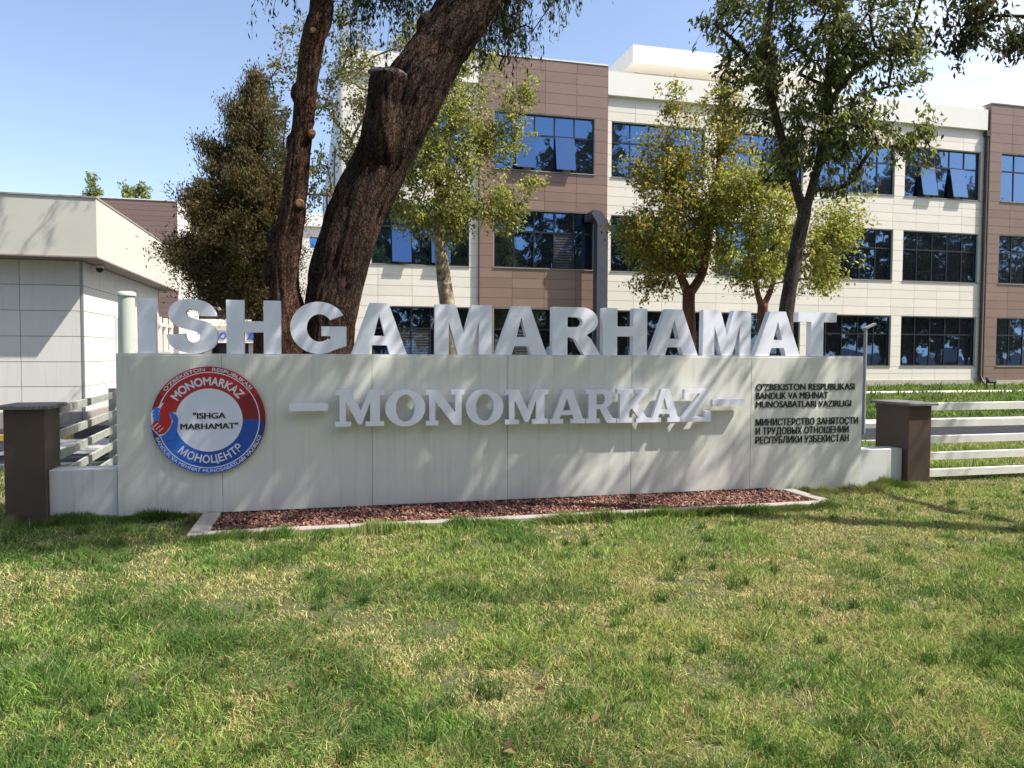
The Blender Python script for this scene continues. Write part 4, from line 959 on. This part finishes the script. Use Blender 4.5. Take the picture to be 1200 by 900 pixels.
# plane tree with mottled trunk
make_tree('plane_tree', 'leafy young plane tree with a mottled trunk before the brown bay behind the M', 'tree',
          [stem([(530, 500, 21), (529, 414, 18), (526, 380, 17), (522, 340, 17), (517, 300, 15), (514, 265, 14), (514, 225, 10), (522, 170, 8), (535, 110, 5)], 14)],
          [E(530, 130, 14, 42, 55, .8, 6), E(515, 195, 14, 55, 30, .9, 6), E(600, 130, 14, 16, 38, .5, 1.6), E(585, 175, 14, 30, 25, .7, 2.4), E(520, 245, 14, 45, 28, .9, 5), E(590, 245, 14, 42, 20, .7, 3), E(625, 225, 14, 12, 10, .3, .5), E(475, 230, 14, 18, 40, .6, 1.8), E(555, 75, 14.2, 25, 20, .5, 1.2), E(500, 145, 14.2, 24, 40, .7, 2)],
          21000, .078, YEL, 'bark_plane', 21, n_att=190, spread=.16, tw=.0045, rmax=.04, trunk_sides=18, amp=.12)
# tree with orange fork
make_tree('yellowing_tree', 'green and orange yellowing tree forking low behind the letters H A, spire topped', 'tree',
          [stem([(810, 500, 20), (808, 414, 16), (807, 370, 15), (807, 338, 15)], 16), stem([(807, 345, 12), (797, 322, 9), (790, 295, 7), (782, 240, 6), (780, 180, 4)], 16), stem([(807, 345, 13), (822, 322, 10), (828, 295, 8), (838, 230, 7), (846, 150, 4)], 16)],
          [E(782, 135, 16, 13, 35, .5, 1.6), E(770, 190, 16, 38, 38, .9, 5), E(755, 255, 16, 42, 48, 1, 7), E(850, 150, 16, 24, 50, .8, 5), E(825, 220, 16, 50, 45, 1, 8), E(800, 285, 16, 60, 35, 1, 7), E(760, 325, 16, 38, 14, .6, 1.6), E(848, 105, 16, 9, 20, .3, .6)],
          23500, .092, [(.21, .25, .045), (.33, .33, .05), (.15, .20, .04), (.46, .36, .06), (.11, .15, .035), (.46, .28, .05)], 'bark_orange', 33, n_att=230, spread=.20, tw=.0045, rmax=.04, trunk_sides=16)
make_tree('yellow_green_tree', 'yellow-green small tree with thin forked stems behind the last letter A', 'tree',
          [stem([(895, 500, 16), (894, 414, 13), (893, 385, 12), (894, 356, 12)], 15), stem([(893, 360, 8), (886, 335, 6), (884, 290, 5), (880, 230, 4)], 15), stem([(894, 360, 8), (904, 338, 6), (909, 310, 5), (915, 250, 4)], 15)],
          [E(890, 240, 15, 42, 42, .9, 7), E(880, 300, 15, 45, 32, .9, 5), E(960, 285, 15, 36, 36, .8, 4.6), E(950, 330, 15, 30, 14, .6, 1.2), E(985, 255, 15, 22, 28, .6, 1.6), E(865, 215, 15, 30, 30, .7, 2)],
          17000, .088, [(.31, .35, .06), (.42, .42, .08), (.22, .27, .05), (.48, .44, .09)], 'bark_orange', 44, n_att=170, spread=.19, tw=.004, rmax=.03, trunk_sides=14)
# big right tree
make_tree('dark_leaved_tree', 'tall tree with a grey-brown forking trunk and a broad dark green crown', 'tree',
          [stem([(916, 500, 24), (919, 420, 19), (921, 370, 17), (926, 335, 16), (934, 290, 16), (941, 258, 15), (943, 244, 15)], 10.5),
           stem([(943, 250, 12), (932, 218, 10), (921, 178, 9.5), (910, 140, 9), (901, 100, 8.5), (899, 50, 7), (905, -10, 6), (915, -90, 4)], 10.5),
           stem([(943, 250, 12), (953, 215, 9.5), (962, 180, 9.5), (969, 120, 9), (974, 60, 8), (985, -10, 7), (1000, -100, 5)], 10.5),
           stem([(900, 96, 7), (889, 82, 6.5), (868, 55, 5), (838, 28, 3)], 10.4), stem([(967, 135, 7), (990, 95, 6), (1030, 65, 5), (1070, 40, 3)], 10.3)],
          [E(848, 25, 10.5, 24, 30, .6, 2.2), E(880, 80, 10.6, 35, 42, .8, 3), E(930, 60, 10.6, 55, 75, 1.1, 9), E(960, 150, 10.5, 50, 50, 1, 6), E(1010, 60, 10.4, 55, 60, 1, 7), E(915, 195, 10.8, 30, 22, .6, 1.3), E(1010, 150, 10.3, 40, 28, .7, 2.6),
           E(1075, 45, 10.2, 34, 26, .6, 1.8), E(1090, 152, 10.2, 20, 14, .35, .9), E(1065, 165, 10.2, 30, 12, .4, .8), E(985, 200, 10.5, 26, 22, .5, .9), E(930, -70, 10.6, 120, 60, 1.6, 14), E(1050, -50, 10.4, 90, 60, 1.3, 9), E(1092, 204, 10.1, 7, 12, .1, .15), E(1093, 90, 10.1, 18, 12, .3, .4), E(880, 130, 10.6, 22, 22, .5, .9)],
          20500, .105, [(.13, .17, .042), (.14, .175, .04), (.07, .095, .028), (.20, .225, .055), (.28, .26, .09)], 'bark_grey', 55, n_att=400, spread=.125, wid=.40, droop=.55, tw=.005, rmax=.035, trunk_sides=28, step=.05)
# brown-green conifer
def conifer():
    YT = 15.0; r = np.random.default_rng(9)
    s = stem([(306, 500, 20), (304, 414, 14), (303, 370, 11), (299, 330, 10), (293, 280, 11), (294, 200, 8), (300, 120, 4), (302, 95, 2)], YT)
    s2 = stem([(303, 385, 11), (293, 345, 11), (284, 320, 9), (275, 270, 6), (270, 230, 4)], YT)
    t = thing('brown_conifer', 'dense brown-green conical evergreen tree left of the slender trunk', 'tree', (float(s[0][0][0]), YT, 0))
    b = MB(); bark_tube(b, s[0], s[1], 18, 0, .12, 3, .08); bark_tube(b, s2[0], s2[1], 14, 0, .12, 8, .08); P0(b.build('trunk', 'bark_slim', None), t)
    prof = [(95, 296, 306), (115, 288, 312), (130, 275, 318), (150, 262, 325), (180, 246, 332), (210, 236, 336), (225, 219, 338), (250, 226, 340), (280, 216, 342), (310, 210, 340), (330, 222, 338), (345, 245, 330), (352, 262, 325)]
    py = np.array([p[0] for p in prof]); lft = np.array([p[1] for p in prof]); rgt = np.array([p[2] for p in prof])
    C = []; br = MB()
    def ppos(y, th, rad):
        a, c_ = np.interp(y, py, lft), np.interp(y, py, rgt); cx_ = (a+c_)/2; hw = (c_-a)/2; w = rad*hw
        p = at(cx_+w*math.cos(th), y, YT); return p+np.array((0, math.sin(th)*w/pxm(p), 0))
    for i in range(200):
        y = 92+262*(r.random()**.8); th = r.uniform(0, 2*math.pi); rad = r.uniform(.50, .92)
        p = ppos(y, th, rad); o = at(np.interp(y+22, [95, 200, 300, 360], [301, 294, 292, 298]), min(y+22, 345), YT)
        br.tube([o, o*.4+p*.6+np.array((0, 0, -.05)), p], [.022, .014, .005], 4, 0, caps=False)
        R1 = r.uniform(.11, .25)*(.55+.6*(y-92)/252); m_ = int(800*(R1/.2)**1.6); dr = (p-o)/np.linalg.norm(p-o)
        g3 = r.normal(size=(m_, 3))*R1*np.array((.62, .62, .5)); C.append(p+g3+dr*np.abs(r.normal(size=(m_, 1)))*R1*.9)
    for i in range(300):
        p = ppos(108+222*(r.random()**.7), r.uniform(0, 6.28), r.uniform(0, .55)); C.append(p+r.normal(0, .16, (110, 3)))
    C = np.concatenate(C); D = C-np.array(at(296, 250, YT)); D /= np.linalg.norm(D, axis=1)[:, None]; D[:, 2] += .9
    P0(br.build('branches', 'bark_orange', None), t)
    V, F, c = leaves(C, D*1.1, .070, [(.10, .10, .032), (.15, .095, .040), (.055, .055, .02), (.22, .13, .055), (.15, .16, .045), (.08, .06, .025)], .30, -.2, seed=9)
    P0(link('crown', bigmesh('crown', V, F, c), 'leaf', None, kind='stuff'), t)
conifer()
# tree tops beyond the brown block
for (px, py, w, hh_, lab) in ((107, 223, 11, 18, 'tallest light green tree top showing above the brown block'), (150, 228, 9, 12, 'middle small green tree top showing above the brown block'), (166, 231, 7, 9, 'rightmost sparse small tree top showing above the brown block')):
    make_tree('distant_tree', lab, 'tree', [stem([(px, 420, 5), (px, 300, 4), (px, 240, 2), (px, 225, 1)], 75)], [E(px, py-2, 75, w, hh_, 1., 3), E(px+2, py+30, 75, w*2, 25, 1.4, 5)],
              1500, .30, [(.20, .26, .06), (.28, .32, .08), (.14, .19, .05)], 'bark_grey', int(px), n_att=40, spread=.28, tw=.02, rmax=.06, trunk_sides=8, step=.6, group='tree tops beyond the brown block')
# tree standing off to the right of the frame: its branch ends hang into the top right corner and it shades the sign
make_tree('overhanging_tree', 'tree beyond the right edge whose dark leafy branch ends hang into the top right corner', 'tree',
          [([(10.6, 3.6, -.1), (10.5, 3.6, 1.5), (10.2, 3.7, 3.0), (9.6, 3.8, 4.6), (8.6, 4.4, 5.9), (7.4, 5.0, 6.8)], [.30, .24, .20, .17, .14, .10]),
           ([(9.6, 3.8, 4.6), (9.9, 4.6, 5.6), (10.2, 5.8, 6.0)], [.12, .09, .05]), ([(8.6, 4.4, 5.9), (6.8, 5.3, 6.7), (4.4, 5.7, 7.2), (2.2, 5.8, 7.5)], [.11, .09, .07, .04])],
          [E(1150, 25, 8.2, 40, 20, .35, 2.2), E(1185, 52, 8.2, 22, 14, .3, 1.1), E(1125, 12, 8.2, 30, 10, .3, .8), ((2.4, 5.35, 7.3), (2.1, 1.35, .7), 46), ((5.4, 5.8, 7.2), (1.9, .85, .7), 17), ((8.6, 5.9, 7.1), (2.0, .8, .7), 6), ((11.2, 5.9, 7.0), (1.4, .9, .8), 3)],
          29000, .10, [(.04, .06, .022), (.055, .075, .025), (.07, .09, .03), (.09, .06, .035)], 'bark_grey', 77, n_att=330, spread=.17, wid=.4, droop=.6, tw=.005, rmax=.06, trunk_sides=20, up_pen=.1)

# trees behind the viewer, seen mirrored in the building's glass
proto = make_tree('roadside_tree', 'tall leafy tree behind the viewer, mirrored in the office windows', 'tree',
          [([(0, 0, -.1), (0, 0, 4), (.1, 0, 8), (0, 0, 12.5)], [.3, .24, .16, .04])],
          [((0, 0, 3.6), (2.6, 2.6, 2.2), 5), ((0, 0, 7), (2.7, 2.7, 2.8), 6), ((0, 0, 11), (2.0, 2.0, 3.2), 4), ((.2, 0, 14), (1.0, 1.0, 2.0), 1)],
          15000, .30, [(.05, .08, .02), (.07, .10, .03), (.04, .06, .02)], 'bark_grey', 88, n_att=130, spread=.35, tw=.012, rmax=.1, trunk_sides=12, step=.4, group='trees behind the viewer')
kids = list(proto.children)
r = np.random.default_rng(3)
for i in range(26):
    x = -12+(i % 13)*7.4+r.uniform(-1.5, 1.5)+(3.5 if i > 12 else 0); y = (-17 if i < 13 else -24)+r.uniform(-2, 2); s = r.uniform(1.0, 1.3)+(.3 if i > 12 else 0)+(.45 if i in (15, 18, 21, 24) else 0)
    if i == 0: q = proto
    else:
        q = proto.copy(); COL.objects.link(q)
        for c_ in kids:
            d = c_.copy(); COL.objects.link(d); d.parent = q
    q.location = (x, y, 0); q.rotation_euler = (0, 0, r.uniform(0, 6)); q.scale = (s, s, s)

# ------------------------------------------------------------------ grass
def blades(n, X, Y, Z, hgt, wid, seed, dry):
    r = np.random.default_rng(seed)
    th = r.uniform(0, 2*np.pi, n); ld = r.uniform(0, 2*np.pi, n)
    lean = hgt*r.uniform(.15, 1.25, n)*(1+.5*dry); hz = np.sqrt(np.maximum(hgt**2*1.3-(lean*.6)**2, (hgt*.35)**2))
    sx_, sy_ = np.cos(th)*wid/2, np.sin(th)*wid/2; lx_, ly_ = np.cos(ld)*lean, np.sin(ld)*lean
    V = np.empty((n, 5, 3), np.float32)
    V[:, 0] = np.stack([X-sx_, Y-sy_, Z], 1); V[:, 1] = np.stack([X+sx_, Y+sy_, Z], 1)
    V[:, 2] = np.stack([X-sx_*.8+lx_*.32, Y-sy_*.8+ly_*.32, Z+hz*.6], 1); V[:, 3] = np.stack([X+sx_*.8+lx_*.32, Y+sy_*.8+ly_*.32, Z+hz*.6], 1)
    V[:, 4] = np.stack([X+lx_, Y+ly_, Z+hz], 1)
    i = np.arange(n)[:, None]*5
    F = np.concatenate([i+np.array([[0, 1, 3]]), i+np.array([[0, 3, 2]]), i+np.array([[2, 3, 4]])], 0)
    return V.reshape(-1, 3), F
def patch(X, Y):
    p = .40*vnoise(X, Y, .9, 1)+.32*vnoise(X, Y, 2.3, 2)+.28*vnoise(X, Y, 5.5, 3)
    return np.clip((p-.32)/.36, 0, 1)      # 0 green .. 1 dry
def tint(X, Y, n, seed):
    r = np.random.default_rng(seed); d = patch(X, Y); g2 = vnoise(X, Y, 1.3, 9)
    green = np.array((.165, .265, .058)); deep = np.array((.055, .13, .028)); lime = np.array((.33, .39, .09)); straw = np.array((.52, .45, .22)); tan = np.array((.33, .24, .12))
    k = r.random(n); c = np.empty((n, 3))
    c[:] = green*(1-g2[:, None])+lime*g2[:, None]
    c[k < .25*(1-d)+.05] = deep
    lush = np.clip((vnoise(X, Y, 1.9, 51)*.5+vnoise(X, Y, 4.6, 52)*.3+vnoise(X, Y, 11, 53)*.2-.53)*6, 0, 1); u = r.random(n); c[u < lush*.62] = np.array((.075, .145, .036))
    ps = (.07+.58*d**1.5)*(1-.6*lush); m1 = k > 1-ps; c[m1] = straw; m2 = k > 1-ps*.35; c[m2] = tan
    return c*r.uniform(.75, 1.75, (n, 1))
def lawn(n, seed, ya, yb, pw, xl, xr, hs, ws, mask, zf=lambda y: 0*y):
    r = np.random.default_rng(seed); Y = ya*(yb/ya)**(r.random(n)) if pw else r.uniform(ya, yb, n)
    X = xl(Y)+(xr(Y)-xl(Y))*r.random(n)
    X = X+r.normal(0, .012, n); k = mask(X, Y); X, Y = X[k], Y[k]; n = len(X)
    d = patch(X, Y); bare = vnoise(X, Y, 3.3, 21)*.6+vnoise(X, Y, 9, 22)*.4
    keep = r.random(n) < np.clip(1.25-np.maximum(0, bare-.66)*8, .14, 1); X, Y, d, bare = X[keep], Y[keep], d[keep], bare[keep]; n = len(X)
    hh_ = hs*(.40+1.25*vnoise(X, Y, 4.2, 31)**1.3)*(.75+.5*vnoise(X, Y, 14, 32))*(1+.55*np.clip((vnoise(X, Y, 1.9, 51)*.5+vnoise(X, Y, 4.6, 52)*.3+vnoise(X, Y, 11, 53)*.2-.53)*6, 0, 1))*(1.15-.45*d)*r.uniform(.55, 1.25, n)
    V, F = blades(n, X, Y, zf(Y), hh_, ws(Y)*r.uniform(.7, 1.3, n), seed, d)
    return V, F, np.repeat(tint(X, Y, n, seed), 5, 0)
def notbed(X, Y):
    return ~((X > kx0-.01) & (X < kx1+.01) & (Y > ky-.01)) & ~((Y > SY-.06) & (X > -2.84) & (X < 7.24))
V, F, c = lawn(520000, 101, 2.0, 8.4, True, lambda y: -.42*y-.9, lambda y: 1.22*y+.9, .040, lambda y: .0027+.00058*y, lambda X, Y: notbed(X, Y) & ((Y < SY-.01) | (X < -2.85) | (X > 7.24)))
link('grass', bigmesh('grass', V, F, c), 'blade', None, kind='stuff', label='patchy green and straw-coloured lawn grass in front of the sign wall', category='grass')
V, F, c = lawn(36000, 102, 7.9, 11.45, False, lambda y: 6.0+0*y, lambda y: 1.25*y+2, .07, lambda y: .009+0*y, lambda X, Y: (X > 7.25) | (Y > 8.2))
V2, F2, c2 = lawn(14000, 103, 8.2, 11.45, False, lambda y: -7+0*y, lambda y: -1.9+0*y, .07, lambda y: .009+0*y, lambda X, Y: X < 0)
link('grass', bigmesh('grass', np.concatenate([V, V2]), np.concatenate([F, F2+len(V)]), np.concatenate([c, c2])), 'blade', None, kind='stuff', label='lawn grass behind the fences before the road', category='grass')
V, F, c = lawn(60000, 104, 15.0, 26.8, False, lambda y: 2+0*y, lambda y: 1.2*y+3, .13, lambda y: .035+0*y, lambda X, Y: (Y < 22.75) | (Y > 24.05), zf=lambda y: .25*np.clip((y-15.5)/10.5, 0, 1))
gcol = np.array((.075, .135, .028)); c = c*.35+gcol*.65*np.clip(c.mean(1, keepdims=True)/.12, .6, 1.5)
link('grass', bigmesh('grass', V, F, c), 'blade', None, kind='stuff', label='green lawn in front of the office building', category='grass')
def tufts():
    r = np.random.default_rng(77); m_ = 650; Y = 2.1*(8.2/2.1)**r.random(m_); X = (-.42*Y-.6)+(1.64*Y+1.2)*r.random(m_)
    k = notbed(X, Y) & (Y < SY-.1); X, Y = X[k], Y[k]; m_ = len(X); per = 46; R_ = np.repeat(r.uniform(.03, .10, m_), per)
    a = r.uniform(0, 6.283, m_*per); q = r.random(m_*per)**.6*R_; x = np.repeat(X, per)+np.cos(a)*q; y = np.repeat(Y, per)+np.sin(a)*q
    dry = np.repeat(r.random(m_) < .36, per); kk = notbed(x, y); h_ = np.repeat(r.uniform(.045, .085, m_), per)*r.uniform(.6, 1.2, m_*per)*np.where(dry, .62, 1)
    g_ = np.array((.095, .185, .04)); d_ = np.array((.50, .42, .20)); mixc = np.repeat(r.uniform(.5, 1.4, (m_, 1)), per, 0)
    c = np.where(dry[:, None], d_, g_)*mixc*r.uniform(.7, 1.3, (m_*per, 1))
    V, F = blades(m_*per, x, y, 0*x, h_, .0026+.0005*y, 77, dry*1.0)
    link('grass_tufts', bigmesh('grass_tufts', V, F, np.repeat(c, 5, 0)), 'blade', None, kind='stuff', label='taller green and straw tufts scattered through the front lawn', category='grass')
tufts()
# taller fringe against the wall foot, kerb and posts
def fringe():
    r = np.random.default_rng(8); n = 26000
    seg = [((-2.5, SY-.01), (-1.2, SY-.01), .05), ((-1.16, ky-.01), (5.23, ky-.01), .05), ((5.25, 7.45), (6.9, SY-.01), .12), ((6.3, SY-.03), (7.25, SY-.08), .06), ((-1.17, ky), (-1.17, SY-.03), .04), ((-2.86, SY-.07), (-2.45, SY-.07), .05), ((5.24, ky), (5.24, 7.5), .04)]
    ln = np.array([math.hypot(b_[0]-a[0], b_[1]-a[1]) for a, b_, _ in seg]); k = r.choice(len(seg), n, p=ln/ln.sum()); u = r.random(n)
    A = np.array([s[0] for s in seg]); B = np.array([s[1] for s in seg]); w = np.array([s[2] for s in seg])[k]
    P_ = A[k]*(1-u[:, None])+B[k]*u[:, None]; X = P_[:, 0]; Y = P_[:, 1]-np.abs(r.normal(0, 1, n))*w
    X = X+np.where((k == 4), -np.abs(r.normal(0, .03, n)), 0)+np.where(k == 6, np.abs(r.normal(0, .04, n)), 0)
    hh_ = .080*(.3+1.2*vnoise(X, Y, 5, 41))*r.uniform(.5, 1.3, n)
    V, F = blades(n, X, Y, 0*X, hh_, .0065+0*X, 8, 0*X)
    link('grass', bigmesh('grass', V, F, np.repeat(tint(X, Y, n, 8)*.35+np.array((.07, .12, .025))*r.uniform(.5, 1.3, (n, 1)), 5, 0)), 'blade', None, kind='stuff', label='taller grass fringe along the kerb and wall foot', category='grass')
fringe()
# fallen leaves and dry bits
r = np.random.default_rng(12); n = 110
Y = 2.3*(6.8/2.3)**r.random(n); X = -.4*Y+(1.6*Y)*r.random(n); C = np.stack([X, Y, .045+0*X], 1)
V, F, c = leaves(C, np.zeros_like(C), .05, [(.35, .28, .06), (.22, .12, .05), (.30, .20, .10)], .6, 0, seed=12)
link('fallen_leaves', bigmesh('fallen_leaves', V, F, c), 'leaf', None, kind='stuff', label='small dry yellow and brown leaves scattered on the lawn', category='leaves')
# low shrub beyond the left fence
sh = at(128, 494, 19.5)
make_tree('low_shrub', 'low yellowing shrub beyond the left rail fence by the small cream building', 'shrub', [([(sh[0], 19.5, 0), (sh[0], 19.5, .15), (sh[0], 19.5, .3)], [.03, .02, .01])],
          [((sh[0]-.1, 19.5, .28), (.75, .4, .2), 1)], 1600, .06, [(.14, .15, .03), (.20, .18, .05), (.09, .11, .03)], 'bark_grey', 61, n_att=24, spread=.12, trunk_sides=8)
